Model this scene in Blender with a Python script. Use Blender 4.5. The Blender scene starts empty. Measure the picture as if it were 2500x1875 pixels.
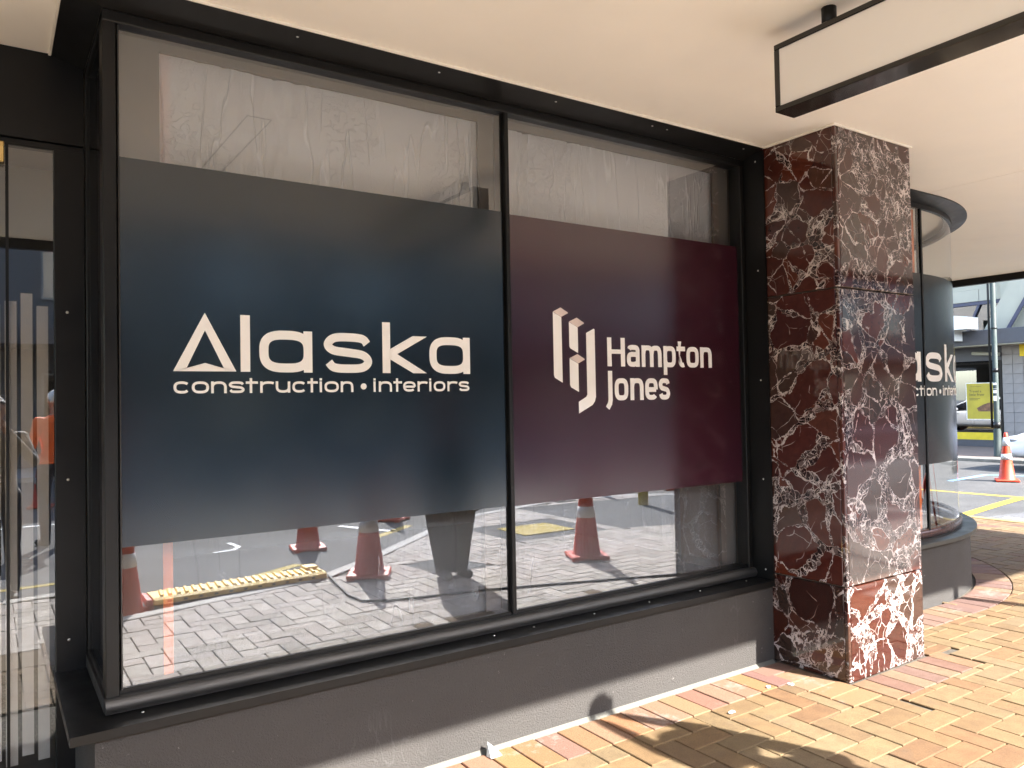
import bpy, math, random
from mathutils import Vector, Matrix, Euler
from math import sin, cos, pi, radians, atan2, hypot
random.seed(11)
scene = bpy.context.scene
C = bpy.context.collection
# ---------------------------------------------------------------- camera
CAM = Vector((0.0, -3.1313, 1.55))
yaw, pitch, roll = 0.5920, 0.0232, -0.0185
fwd = Vector((sin(yaw)*cos(pitch), cos(yaw)*cos(pitch), sin(pitch)))
rt = Vector((cos(yaw), -sin(yaw), 0)); up = rt.cross(fwd)
r2 = rt*cos(roll) + up*sin(roll); u2 = up*cos(roll) - rt*sin(roll)
camd = bpy.data.cameras.new('camera'); cam = bpy.data.objects.new('camera', camd); C.objects.link(cam)
m3 = Matrix((r2, u2, -fwd)).transposed()
cam.matrix_world = Matrix.Translation(CAM) @ m3.to_4x4()
camd.sensor_width = 36; camd.lens = 36*1894.99/2500; camd.clip_start = 0.02; camd.clip_end = 2000
scene.camera = cam
# ---------------------------------------------------------------- world + sun
SUN_AZ = atan2(0.322, -0.947); SUN_EL = radians(37.8)
w = bpy.data.worlds.new('World'); scene.world = w; w.use_nodes = True
nt = w.node_tree; nt.nodes.clear()
sky = nt.nodes.new('ShaderNodeTexSky'); sky.sky_type = 'NISHITA'; sky.sun_disc = False
sky.sun_elevation = SUN_EL; sky.sun_rotation = SUN_AZ; sky.altitude = 20; sky.dust_density = 1.5
bg = nt.nodes.new('ShaderNodeBackground'); bg.inputs[1].default_value = 0.15
wo = nt.nodes.new('ShaderNodeOutputWorld')
nt.links.new(sky.outputs[0], bg.inputs[0]); nt.links.new(bg.outputs[0], wo.inputs[0])
sl = bpy.data.lights.new('sun', 'SUN'); sl.energy = 3.2; sl.angle = radians(0.5); sl.color = (1, 0.965, 0.92)
sun = bpy.data.objects.new('sun', sl); C.objects.link(sun)
tosun = Vector((sin(SUN_AZ)*cos(SUN_EL), cos(SUN_AZ)*cos(SUN_EL), sin(SUN_EL)))
sun.rotation_euler = tosun.to_track_quat('Z', 'Y').to_euler()
sun.location = (6, -18, 16)
vs = scene.view_settings; vs.view_transform = 'Standard'; vs.look = 'None'; vs.exposure = 3.36; vs.gamma = 1.0
vs.use_curve_mapping = False
cy = scene.cycles
cy.max_bounces = 10; cy.diffuse_bounces = 5; cy.glossy_bounces = 5; cy.transmission_bounces = 8
cy.transparent_max_bounces = 24; cy.caustics_reflective = False; cy.caustics_refractive = False
cy.use_denoising = True
try: cy.sample_clamp_indirect = 6
except Exception: pass
RZ = -0.08      # road level
# ---------------------------------------------------------------- helpers
class MB:
    def __init__(s): s.v = []; s.f = []; s.m = []; s.sm = []
    def add(s, vs, fs, mi=0, sm=False):
        b = len(s.v); s.v += [tuple(x) for x in vs]
        for f in fs: s.f.append(tuple(i+b for i in f)); s.m.append(mi); s.sm.append(sm)
        return s
    def box(s, x0, x1, y0, y1, z0, z1, mi=0, M=None):
        vs = [(x0,y0,z0),(x1,y0,z0),(x1,y1,z0),(x0,y1,z0),(x0,y0,z1),(x1,y0,z1),(x1,y1,z1),(x0,y1,z1)]
        if M: vs = [M @ Vector(p) for p in vs]
        return s.add(vs, [(3,2,1,0),(4,5,6,7),(0,1,5,4),(1,2,6,5),(2,3,7,6),(3,0,4,7)], mi)
    def cbox(s, x0, x1, y0, y1, z0, z1, c=0.004, mi=0, M=None):
        """box with all twelve edges chamfered"""
        vs = []; idx = {}
        X, Y, Z = (x0, x1), (y0, y1), (z0, z1)
        for i in (0,1):
            for j in (0,1):
                for k in (0,1):
                    sx, sy, sz = (1-2*i), (1-2*j), (1-2*k)
                    idx[i,j,k,0] = len(vs); vs.append((X[i], Y[j]+sy*c, Z[k]+sz*c))
                    idx[i,j,k,1] = len(vs); vs.append((X[i]+sx*c, Y[j], Z[k]+sz*c))
                    idx[i,j,k,2] = len(vs); vs.append((X[i]+sx*c, Y[j]+sy*c, Z[k]))
        fs = []
        for i in (0,1):
            q = [idx[i,0,0,0], idx[i,1,0,0], idx[i,1,1,0], idx[i,0,1,0]]; fs.append(q if i else q[::-1])
            q = [idx[0,i,0,1], idx[1,i,0,1], idx[1,i,1,1], idx[0,i,1,1]]; fs.append(q[::-1] if i else q)
            q = [idx[0,0,i,2], idx[1,0,i,2], idx[1,1,i,2], idx[0,1,i,2]]; fs.append(q if i else q[::-1])
        for i in (0,1):
            for j in (0,1):
                q = [idx[i,j,0,0], idx[i,j,1,0], idx[i,j,1,1], idx[i,j,0,1]]; fs.append(q if (i ^ j) else q[::-1])
                q = [idx[i,0,j,0], idx[i,1,j,0], idx[i,1,j,2], idx[i,0,j,2]]; fs.append(q[::-1] if (i ^ j) else q)
                q = [idx[0,i,j,1], idx[1,i,j,1], idx[1,i,j,2], idx[0,i,j,2]]; fs.append(q if (i ^ j) else q[::-1])
                for k in (0,1):
                    t = [idx[i,j,k,0], idx[i,j,k,1], idx[i,j,k,2]]; fs.append(t[::-1] if (i+j+k) % 2 else t)
        if M: vs = [M @ Vector(p) for p in vs]
        return s.add(vs, fs, mi)
    def prism(s, poly, fn, d0, d1, mi=0):
        """polygon (u,v) extruded between d0 and d1; fn(u,v,d) -> point"""
        n = len(poly)
        vs = [fn(u, v, d0) for u, v in poly] + [fn(u, v, d1) for u, v in poly]
        fs = [tuple(range(n))[::-1], tuple(range(n, 2*n))] + [(i, (i+1) % n, n+(i+1) % n, n+i) for i in range(n)]
        return s.add(vs, fs, mi)
    def ribbon(s, pts, w, fn, d0, d1, closed=False, mi=0):
        """flat stroke of width w along pts, mitred"""
        n = len(pts); L = []; R = []
        for i in range(n):
            a = pts[i-1] if (i > 0 or closed) else None
            b = pts[(i+1) % n] if (i < n-1 or closed) else None
            p = pts[i]; nn = []
            if a is not None:
                d = (p[0]-a[0], p[1]-a[1]); l = hypot(*d) or 1; nn.append((-d[1]/l, d[0]/l))
            if b is not None:
                d = (b[0]-p[0], b[1]-p[1]); l = hypot(*d) or 1; nn.append((-d[1]/l, d[0]/l))
            nx = sum(q[0] for q in nn); ny = sum(q[1] for q in nn); l = hypot(nx, ny) or 1
            nx /= l; ny /= l; k = max(0.5, nx*nn[0][0] + ny*nn[0][1]); h = w/2/k
            L.append((p[0]+nx*h, p[1]+ny*h)); R.append((p[0]-nx*h, p[1]-ny*h))
        vs = [fn(*q, d1) for q in L] + [fn(*q, d1) for q in R] + [fn(*q, d0) for q in L] + [fn(*q, d0) for q in R]
        fs = []
        for i in range(n if closed else n-1):
            j = (i+1) % n
            fs += [(n+i, n+j, j, i), (i, j, 2*n+j, 2*n+i), (n+j, n+i, 3*n+i, 3*n+j)]
        if not closed: fs += [(0, 2*n, 3*n, n), (n-1, 2*n-1, 4*n-1, 3*n-1)]
        return s.add(vs, fs, mi)
    def tube(s, pts, r, n=10, mi=0, cap=True, sm=True):
        pts = [Vector(p) for p in pts]; rs = r if isinstance(r, (list, tuple)) else [r]*len(pts)
        vs = []; fs = []; prev = None
        for i, p in enumerate(pts):
            a = pts[max(0, i-1)]; b = pts[min(len(pts)-1, i+1)]; d = (b-a).normalized()
            if prev is None:
                e1 = d.orthogonal().normalized()
            else:
                e1 = (prev - d*prev.dot(d)).normalized()
            prev = e1; e2 = d.cross(e1)
            for k in range(n):
                t = 2*pi*k/n; vs.append(p + (e1*cos(t) + e2*sin(t))*rs[i])
        for i in range(len(pts)-1):
            for k in range(n):
                k2 = (k+1) % n; fs.append((i*n+k, i*n+k2, (i+1)*n+k2, (i+1)*n+k))
        s.add(vs, fs, mi, sm)
        if cap:
            b = len(s.v) - len(vs); m = len(pts)-1
            s.f += [tuple(b+k for k in range(n))[::-1], tuple(b+m*n+k for k in range(n))]; s.m += [mi, mi]; s.sm += [False, False]
        return s
    def lathe(s, prof, c=(0,0,0), n=24, mi=0, a0=0, a1=2*pi, sm=True):
        full = abs(a1-a0-2*pi) < 1e-6; m = n if full else n+1
        vs = []; fs = []
        for (r, z) in prof:
            for k in range(m):
                t = a0 + (a1-a0)*k/n; vs.append((c[0]+r*cos(t), c[1]+r*sin(t), c[2]+z))
        for i in range(len(prof)-1):
            for k in range(n):
                k2 = (k+1) % m; fs.append((i*m+k, i*m+k2, (i+1)*m+k2, (i+1)*m+k))
        return s.add(vs, fs, mi, sm)
    def sphere(s, c, r, n=12, mi=0):
        rx, ry, rz = r if isinstance(r, (tuple, list)) else (r, r, r)
        vs = []; fs = []; m = n//2
        for i in range(m+1):
            ph = pi*i/m
            for k in range(n):
                t = 2*pi*k/n; vs.append((c[0]+rx*sin(ph)*cos(t), c[1]+ry*sin(ph)*sin(t), c[2]-rz*cos(ph)))
        for i in range(m):
            for k in range(n):
                k2 = (k+1) % n; fs.append((i*n+k, i*n+k2, (i+1)*n+k2, (i+1)*n+k))
        return s.add(vs, fs, mi, True)
    def mesh(s, name, mats):
        me = bpy.data.meshes.new(name); me.from_pydata(s.v, [], s.f)
        for m in (mats if isinstance(mats, (list, tuple)) else [mats]): me.materials.append(m)
        for p, mi, sm in zip(me.polygons, s.m, s.sm): p.material_index = mi; p.use_smooth = sm
        me.validate(); me.update(); return me
    def build(s, name, mats, parent=None):
        o = bpy.data.objects.new(name, s.mesh(name, mats)); C.objects.link(o)
        if parent: o.parent = parent
        return o
def tag(o, label=None, cat=None, group=None, kind=None):
    if label: o['label'] = label
    if cat: o['category'] = cat
    if group: o['group'] = group
    if kind: o['kind'] = kind
    return o
def empty(name, loc=(0,0,0), rz=0.0, label=None, cat=None, group=None):
    o = bpy.data.objects.new(name, None); C.objects.link(o); o.location = loc; o.rotation_euler = (0,0,rz); o.empty_display_size = .1
    return tag(o, label, cat, group)
def copy_tree(o, parent=None):
    n = o.copy(); C.objects.link(n); n.parent = parent
    for ch in list(o.children): copy_tree(ch, n)
    return n
def W3(u, v, d): return (u, d, v)              # plan on a wall that faces -y: (x, z, y)
# ---------------------------------------------------------------- materials
MATS = {}
def nmat(name):
    m = bpy.data.materials.new(name); m.use_nodes = True; t = m.node_tree
    b = t.nodes['Principled BSDF']; MATS[name] = m
    return m, t, b
def N(t, typ, **kw):
    n = t.nodes.new(typ)
    for k, v in kw.items():
        if k.startswith('i_'):
            key = k[2:]; n.inputs[int(key) if key.isdigit() else key].default_value = v
        else: setattr(n, k, v)
    return n
def ramp(t, pts, interp='LINEAR'):
    r = N(t, 'ShaderNodeValToRGB'); cr = r.color_ramp; cr.interpolation = interp
    while len(cr.elements) < len(pts): cr.elements.new(0.5)
    for e, (p, c) in zip(cr.elements, pts):
        e.position = p; e.color = (*c, 1) if len(c) == 3 else c
    return r
def rgb(h):
    f = lambda c: c/12.92 if c <= .04045 else ((c+.055)/1.055)**2.4
    return tuple(f(x/255) for x in h)
def simple(name, col, rough=.5, metal=0.0, var=0.12, nscale=6.0, bump=0.0, bscale=60.0, ior=1.5, rvar=0.1, coat=0.0):
    """principled paint with soft procedural variation of colour and gloss and an optional fine relief"""
    m, t, b = nmat(name)
    tc = N(t, 'ShaderNodeTexCoord'); no = N(t, 'ShaderNodeTexNoise', i_Scale=nscale, i_Detail=6.0, i_Roughness=.6)
    t.links.new(tc.outputs['Object'], no.inputs['Vector'])
    hi = tuple(min(1, c*(1+var)) for c in col); lo = tuple(c*(1-var) for c in col)
    r = ramp(t, [(.3, lo), (.7, hi)]); t.links.new(no.outputs[0], r.inputs[0]); t.links.new(r.outputs[0], b.inputs['Base Color'])
    rr = N(t, 'ShaderNodeMapRange', i_1=.3, i_2=.7, i_3=max(.02, rough-rvar), i_4=min(1, rough+rvar))
    t.links.new(no.outputs[0], rr.inputs[0]); t.links.new(rr.outputs[0], b.inputs['Roughness'])
    b.inputs['Metallic'].default_value = metal; b.inputs['IOR'].default_value = ior
    b.inputs['Coat Weight'].default_value = coat
    if bump:
        n2 = N(t, 'ShaderNodeTexNoise', i_Scale=bscale, i_Detail=4.0, i_Roughness=.65); t.links.new(tc.outputs['Object'], n2.inputs['Vector'])
        bp = N(t, 'ShaderNodeBump', i_Strength=bump, i_Distance=.01); t.links.new(n2.outputs[0], bp.inputs['Height']); t.links.new(bp.outputs[0], b.inputs['Normal'])
    return m
black = simple('black_powdercoat', (.004, .0039, .0037), .42, 0, .25, 4, ior=1.4)
blackgloss = simple('black_gloss', (.010, .009, .008), .12, 0, .2, 5, ior=1.55, rvar=.06)
railmet = simple('dark_anodised', (.045, .043, .040), .5, .5, .15, 9)
plinthm = simple('grey_render', (.046, .0415, .0370), .85, 0, .10, 3, bump=.9, bscale=170)
soffitm = simple('cream_soffit', (.93, .88, .79), .55, 0, .03, 1.5, bump=.05, bscale=120)
beadm = simple('cream_bead', (.90, .85, .75), .5)
whitep = simple('white_lettering', (.95, .95, .93), .45, 0, .02, 3)
shadedw = simple('pink_lettering', (.62, .50, .46), .45, 0, .05, 3)
navy = simple('navy_vinyl', (.0045, .0132, .0215), .18, 0, .12, 1.2, ior=1.75, rvar=.04)
maroon = simple('maroon_vinyl', (.032, .0048, .0115), .18, 0, .12, 1.2, ior=1.75, rvar=.04)
charc = simple('charcoal_vinyl', (.006, .0058, .006), .22, 0, .12, 1.2, ior=1.5, rvar=.05)
board = simple('taupe_board', (.12, .108, .094), .7, 0, .04, 3)
orangew = simple('orange_timber', (.80, .20, .05), .6, 0, .12, 7, bump=.2, bscale=40)
roomm = simple('dim_interior', (.16, .155, .145), .9, 0, .1, 1)
panelw = simple('sign_panel', (.86, .83, .78), .4, 0, .02, 2)
brass = simple('brass', (.75, .55, .22), .3, .9)
conem = simple('cone_orange', (.46, .036, .008), .5, 0, .10, 14, bump=.06, bscale=40)
bandm = simple('cone_reflective', (.55, .54, .52), .4, 0, .08, 25)
kerbm = simple('kerb_concrete', (.40, .38, .345), .85, 0, .18, 7, bump=.5, bscale=80)
kerby = simple('kerb_yellow', (.20, .15, .055), .8, 0, .25, 5, bump=.4, bscale=80)
sandm = simple('joint_sand', (.075, .063, .047), .95, 0, .45, 5, bump=.6, bscale=200)
mortar = simple('pale_mortar', (.11, .105, .088), .95, 0, .15, 14, bump=.7, bscale=120)
ypaint = simple('yellow_paint', (.34, .24, .008), .75, 0, .12, 9, bump=.4, bscale=150)
wpaint = simple('white_road_paint', (.74, .74, .71), .75, 0, .12, 9, bump=.3, bscale=150)
bpaint = simple('blue_survey_paint', (.13, .30, .52), .8, 0, .3, 3)
rubbery = simple('yellow_rubber', (.78, .52, .10), .6, 0, .12, 9, bump=.15, bscale=90)
rubberk = simple('black_rubber', (.02, .02, .02), .6)
steel = simple('galvanised', (.42, .43, .43), .4, .8)
screwm = simple('screw_steel', (.62, .61, .58), .35, .6)
litterm = simple('white_litter', (.80, .80, .78), .7)
foilm = simple('foil_litter', (.55, .60, .62), .3, .3)
hatchm = simple('hatch_frame', (.25, .23, .20), .6)
def wear(m, sc, width, amount, col, stretch=(1, 1, 1), mask=(.5, .62), rough=None):
    """thin marks with an outline of their own (scratches, drips, scuffs) laid over a paint"""
    t = m.node_tree; b = t.nodes['Principled BSDF']; L = t.links.new; tc = N(t, 'ShaderNodeTexCoord')
    mp = N(t, 'ShaderNodeMapping'); mp.inputs['Scale'].default_value = stretch; L(tc.outputs['Object'], mp.inputs[0])
    n = N(t, 'ShaderNodeTexNoise', i_Scale=sc, i_Detail=2.0, i_Distortion=.4); L(mp.outputs[0], n.inputs['Vector'])
    a = N(t, 'ShaderNodeMath', operation='SUBTRACT', i_1=.5); L(n.outputs[0], a.inputs[0]); c = N(t, 'ShaderNodeMath', operation='ABSOLUTE'); L(a.outputs[0], c.inputs[0])
    r = N(t, 'ShaderNodeMapRange', i_1=0.0, i_2=width, i_3=amount, i_4=0.0); L(c.outputs[0], r.inputs[0])
    k = N(t, 'ShaderNodeTexNoise', i_Scale=sc*.8, i_Detail=3.0); L(tc.outputs['Object'], k.inputs['Vector'])
    q = N(t, 'ShaderNodeMapRange', i_1=mask[0], i_2=mask[1], i_3=0.0, i_4=1.0); L(k.outputs[0], q.inputs[0])
    f = N(t, 'ShaderNodeMath', operation='MULTIPLY'); L(r.outputs[0], f.inputs[0]); L(q.outputs[0], f.inputs[1])
    src = b.inputs['Base Color'].links[0].from_socket; mx = N(t, 'ShaderNodeMix', data_type='RGBA'); L(f.outputs[0], mx.inputs[0]); L(src, mx.inputs[6]); mx.inputs[7].default_value = (*col, 1)
    L(mx.outputs[2], b.inputs['Base Color'])
for v_ in (navy, maroon, charc):
    wear(v_, 5.0, .003, .22, (.09, .10, .10), (1, 1, 7), (.62, .68))
wear(plinthm, 3.0, .012, .35, (.10, .096, .09), (3, 3, .6), (.55, .66)); wear(plinthm, 30.0, .02, .8, (.30, .29, .27), (1, 1, 1), (.70, .74)); wear(plinthm, 1.2, .10, .30, (.032, .03, .027), (1, 1, 2), (.48, .7))
wear(soffitm, 1.1, .05, .10, (.62, .56, .46), (1, 1.6, 1), (.52, .7)); wear(black, 6.0, .004, .35, (.05, .047, .042), (1, 1, .4), (.58, .66))
wear(panelw, 3.0, .01, .12, (.5, .45, .38), (1, 1, 1), (.55, .7))
def gritmat(name, a, b_, sc=220, bump=.6, rough=.9, patch=.25):
    m, t, b = nmat(name); tc = N(t, 'ShaderNodeTexCoord')
    v = N(t, 'ShaderNodeTexVoronoi', i_Scale=sc); n = N(t, 'ShaderNodeTexNoise', i_Scale=1.3, i_Detail=5.0)
    t.links.new(tc.outputs['Object'], v.inputs['Vector']); t.links.new(tc.outputs['Object'], n.inputs['Vector'])
    r = ramp(t, [(0, a), (1, b_)]); sp = N(t, 'ShaderNodeSeparateColor'); t.links.new(v.outputs['Color'], sp.inputs[0]); t.links.new(sp.outputs[0], r.inputs[0])
    mr = N(t, 'ShaderNodeMapRange', i_1=.3, i_2=.7, i_3=1-patch, i_4=1+patch); t.links.new(n.outputs[0], mr.inputs[0])
    mx = N(t, 'ShaderNodeVectorMath', operation='SCALE'); t.links.new(r.outputs[0], mx.inputs[0]); t.links.new(mr.outputs[0], mx.inputs['Scale'])
    t.links.new(mx.outputs[0], b.inputs['Base Color']); b.inputs['Roughness'].default_value = rough
    bp = N(t, 'ShaderNodeBump', i_Strength=bump, i_Distance=.006); t.links.new(v.outputs['Distance'], bp.inputs['Height']); t.links.new(bp.outputs[0], b.inputs['Normal'])
    return m
asphalt = gritmat('asphalt', (.045, .044, .042), (.145, .141, .133), 130)
asphaltd = gritmat('asphalt_patch', (.03, .03, .032), (.10, .10, .10), 150)
def glassmat(name, ior=2.4, tint=(.86, .87, .86), rough=0.0, wav=0.0):
    m, t, b = nmat(name); t.nodes.remove(b); out = t.nodes['Material Output']
    tr = N(t, 'ShaderNodeBsdfTransparent', i_Color=(*tint, 1)); gl = N(t, 'ShaderNodeBsdfGlossy', i_Roughness=rough, i_Color=(.88, .91, .95, 1))
    fr = N(t, 'ShaderNodeFresnel', i_IOR=ior); mx = N(t, 'ShaderNodeMixShader')
    ge = N(t, 'ShaderNodeNewGeometry'); fm = N(t, 'ShaderNodeMath', operation='SUBTRACT', i_0=1.0); fx = N(t, 'ShaderNodeMath', operation='MULTIPLY')   # one coated face: the pane's back face does not mirror again
    t.links.new(ge.outputs['Backfacing'], fm.inputs[1]); t.links.new(fm.outputs[0], fx.inputs[0]); t.links.new(fr.outputs[0], fx.inputs[1])
    t.links.new(fx.outputs[0], mx.inputs[0]); t.links.new(tr.outputs[0], mx.inputs[1]); t.links.new(gl.outputs[0], mx.inputs[2]); t.links.new(mx.outputs[0], out.inputs[0])
    if wav:
        tc = N(t, 'ShaderNodeTexCoord'); n = N(t, 'ShaderNodeTexNoise', i_Scale=1.6, i_Detail=1.0); t.links.new(tc.outputs['Object'], n.inputs['Vector'])
        bp = N(t, 'ShaderNodeBump', i_Strength=wav, i_Distance=.004); t.links.new(n.outputs[0], bp.inputs['Height'])
        t.links.new(bp.outputs[0], gl.inputs['Normal'])
    return m
glassm = glassmat('coated_glass', 2.45, (.97, .97, .97))
glassd = glassmat('door_glass', 2.2, (.97, .97, .96))
glassc = glassmat('curved_glass', 2.0, (.88, .88, .86))
glassf = glassmat('far_glass', 2.6, (.5, .5, .5))
def filmmat(name, base, amt):
    m, t, b = nmat(name); out = t.nodes['Material Output']
    tc = N(t, 'ShaderNodeTexCoord')
    L = t.links.new
    def ridge(sx, sz, sc, dist, wd, rot=0.0):
        mp = N(t, 'ShaderNodeMapping'); mp.inputs['Scale'].default_value = (sx, 1, sz); mp.inputs['Rotation'].default_value = (0, rot, 0); L(tc.outputs['Object'], mp.inputs[0])
        n = N(t, 'ShaderNodeTexNoise', i_Scale=sc, i_Detail=3.0, i_Roughness=.55, i_Distortion=dist); L(mp.outputs[0], n.inputs['Vector'])
        a = N(t, 'ShaderNodeMath', operation='SUBTRACT', i_1=.5); L(n.outputs[0], a.inputs[0]); c = N(t, 'ShaderNodeMath', operation='ABSOLUTE'); L(a.outputs[0], c.inputs[0])
        r = N(t, 'ShaderNodeMapRange', i_1=0.0, i_2=wd, i_3=1.0, i_4=0.0); L(c.outputs[0], r.inputs[0]); return r.outputs[0]
    def mul(a, b_, o='MULTIPLY'):
        n = N(t, 'ShaderNodeMath', operation=o)
        for i, x in ((0, a), (1, b_)):
            if isinstance(x, (int, float)): n.inputs[i].default_value = x
            else: L(x, n.inputs[i])
        return n.outputs[0]
    pm_ = N(t, 'ShaderNodeTexNoise', i_Scale=2.2, i_Detail=3.0); L(tc.outputs['Object'], pm_.inputs['Vector'])
    pr_ = N(t, 'ShaderNodeMapRange', i_1=.42, i_2=.66, i_3=.0, i_4=1.0); L(pm_.outputs[0], pr_.inputs[0])
    folds = mul(ridge(6, .55, 1.1, .25, .018, .12), mul(pr_.outputs[0], .8))
    fine = mul(ridge(1, 1, 16, 1.5, .03), mul(pr_.outputs[0], .45))
    slant = mul(ridge(4, .5, 1.3, .2, .014, -.6), .45)
    hgt = mul(mul(folds, fine, 'MAXIMUM'), slant, 'MAXIMUM')
    bp = N(t, 'ShaderNodeBump', i_Strength=.8, i_Distance=.02); L(hgt, bp.inputs['Height']); L(bp.outputs[0], b.inputs['Normal'])
    b.inputs['Base Color'].default_value = (.90, .93, .95, 1); b.inputs['Roughness'].default_value = .25
    tr = N(t, 'ShaderNodeBsdfTransparent'); mx = N(t, 'ShaderNodeMixShader')
    op_ = N(t, 'ShaderNodeMath', operation='MULTIPLY_ADD', i_1=amt, i_2=base); L(hgt, op_.inputs[0])
    L(op_.outputs[0], mx.inputs[0]); L(tr.outputs[0], mx.inputs[1]); L(b.outputs[0], mx.inputs[2]); L(mx.outputs[0], out.inputs[0])
    return m
filmm = filmmat('plastic_film_brightened', .58, .36); filmt = filmmat('plastic_film', .13, .26)  # one film in two opacities: upper raised to brighten it, lower cut against haze
frost = simple('frosted_film', (.42, .40, .37), .7, 0, .04, 3)
def marble(name, s1, seed, dens, kk=1.0):
    m, t, b = nmat(name); L = t.links.new
    tc = N(t, 'ShaderNodeTexCoord'); oi = N(t, 'ShaderNodeObjectInfo')
    off = N(t, 'ShaderNodeMath', operation='MULTIPLY_ADD', i_1=37.0, i_2=seed); L(oi.outputs['Random'], off.inputs[0])
    va = N(t, 'ShaderNodeVectorMath', operation='ADD'); L(tc.outputs['Object'], va.inputs[0]); L(off.outputs[0], va.inputs[1])
    def warp(src, sc, amt, det=3.0):
        n = N(t, 'ShaderNodeTexNoise', i_Scale=sc, i_Detail=det, i_Roughness=.6); L(src, n.inputs['Vector'])
        sb = N(t, 'ShaderNodeVectorMath', operation='SUBTRACT'); L(n.outputs['Color'], sb.inputs[0]); sb.inputs[1].default_value = (.5, .5, .5)
        sc_ = N(t, 'ShaderNodeVectorMath', operation='SCALE'); L(sb.outputs[0], sc_.inputs[0]); sc_.inputs['Scale'].default_value = amt
        a = N(t, 'ShaderNodeVectorMath', operation='ADD'); L(src, a.inputs[0]); L(sc_.outputs[0], a.inputs[1]); return a.outputs[0]
    p = warp(va.outputs[0], 2.6, .20); p = warp(p, 12, .020)
    pf = warp(p, 30, .007, 2.0)
    def edge(src, sc, r=1.0):
        v = N(t, 'ShaderNodeTexVoronoi', feature='DISTANCE_TO_EDGE', i_Scale=sc, i_Randomness=r); L(src, v.inputs['Vector']); return v.outputs['Distance']
    def noise(src, sc, det=4.0):
        n = N(t, 'ShaderNodeTexNoise', i_Scale=sc, i_Detail=det, i_Roughness=.6); L(src, n.inputs['Vector']); return n.outputs[0]
    def mrange(src, a, b_, c=1.0, d=0.0):
        r = N(t, 'ShaderNodeMapRange', interpolation_type='SMOOTHSTEP'); L(src, r.inputs[0])
        for i, x in ((1, a), (2, b_), (3, c), (4, d)):
            if hasattr(x, 'links') or hasattr(x, 'is_linked'): L(x, r.inputs[i])
            else: r.inputs[i].default_value = x
        return r.outputs[0]
    def op(o, a, b_):
        n = N(t, 'ShaderNodeMath', operation=o)
        for i, x in ((0, a), (1, b_)):
            if isinstance(x, (int, float)): n.inputs[i].default_value = x
            else: L(x, n.inputs[i])
        return n.outputs[0]
    # angular clasts lying in a matrix of small fragments set in white cement
    e1 = edge(p, s1); e2 = edge(pf, 15.0); e3 = edge(pf, 34.0); e4 = edge(pf, 78.0)
    nb = noise(va.outputs[0], 2.3, 3.0)
    thick = mrange(nb, .44, .66, .004, dens)                      # width of matrix between clasts, in cell units
    eL = edge(warp(va.outputs[0], 1.7, .25), 1.75); tl = mrange(noise(va.outputs[0], 3.1, 2.0), .42, .68, .002, .045)   # long broken bands crossing the slab
    dm = op('MINIMUM', op('SUBTRACT', e1, thick), op('MULTIPLY', op('SUBTRACT', eL, tl), 2.2))
    rag = op('MULTIPLY', op('SUBTRACT', noise(pf, 45, 3.0), .5), .10)
    dm = op('ADD', dm, rag)
    matrix = mrange(dm, -.004, .006, 1.0, 0.0)
    nm = noise(pf, 17, 5.0); nv = noise(p, 6, 3.0); nf = noise(pf, 60, 4.0)
    w1 = mrange(nv, .38, .72, .002, .022)
    v1 = op('MULTIPLY', mrange(op('ABSOLUTE', dm, 0), op('MULTIPLY', w1, .5), w1), mrange(nm, .38, .46, .0, 1.0))
    w2 = mrange(nm, .40, .68, .003, .060); w3 = mrange(nf, .42, .70, .0, .11); w4 = mrange(nm, .50, .68, .0, .14)
    v2 = mrange(e2, op('MULTIPLY', w2, .6), w2)
    v3 = op('MULTIPLY', mrange(e3, op('MULTIPLY', w3, .6), w3), .95)
    v4 = op('MULTIPLY', mrange(e4, op('MULTIPLY', w4, .5), w4), .75)
    blotch = op('MULTIPLY', mrange(nf, .66, .72, 0.0, 1.0), .8)
    fine = op('MULTIPLY', op('MAXIMUM', op('MAXIMUM', op('MAXIMUM', v2, v3), v4), blotch), matrix)
    # hairline cracks across the clasts
    hair = op('MULTIPLY', mrange(edge(p, s1*1.6), .002, .014), mrange(nv, .50, .58, 0.0, .85))
    vein = op('MAXIMUM', op('MAXIMUM', v1, fine), hair)
    vc = N(t, 'ShaderNodeTexVoronoi', feature='F1', i_Scale=s1); L(p, vc.inputs['Vector'])
    sp = N(t, 'ShaderNodeSeparateColor'); L(vc.outputs['Color'], sp.inputs[0])
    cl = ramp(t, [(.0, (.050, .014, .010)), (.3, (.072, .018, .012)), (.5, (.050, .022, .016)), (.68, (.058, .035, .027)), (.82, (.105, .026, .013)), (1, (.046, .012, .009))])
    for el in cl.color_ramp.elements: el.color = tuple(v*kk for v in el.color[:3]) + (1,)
    fr3 = N(t, 'ShaderNodeTexVoronoi', feature='F1', i_Scale=34.0); L(pf, fr3.inputs['Vector']); sp3 = N(t, 'ShaderNodeSeparateColor'); L(fr3.outputs['Color'], sp3.inputs[0])
    L(sp.outputs[0], cl.inputs[0])
    mcol = ramp(t, [(.0, (.020, .007, .006)), (.4, (.040, .013, .010)), (.7, (.050, .030, .026)), (.9, (.10, .070, .064)), (1, (.17, .13, .12))]); L(sp3.outputs[0], mcol.inputs[0])
    mx = N(t, 'ShaderNodeMix', data_type='RGBA'); L(matrix, mx.inputs[0]); L(cl.outputs[0], mx.inputs[6]); L(mcol.outputs[0], mx.inputs[7])
    mo = N(t, 'ShaderNodeMix', data_type='RGBA', blend_type='MULTIPLY'); mo.inputs[0].default_value = .6
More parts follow.
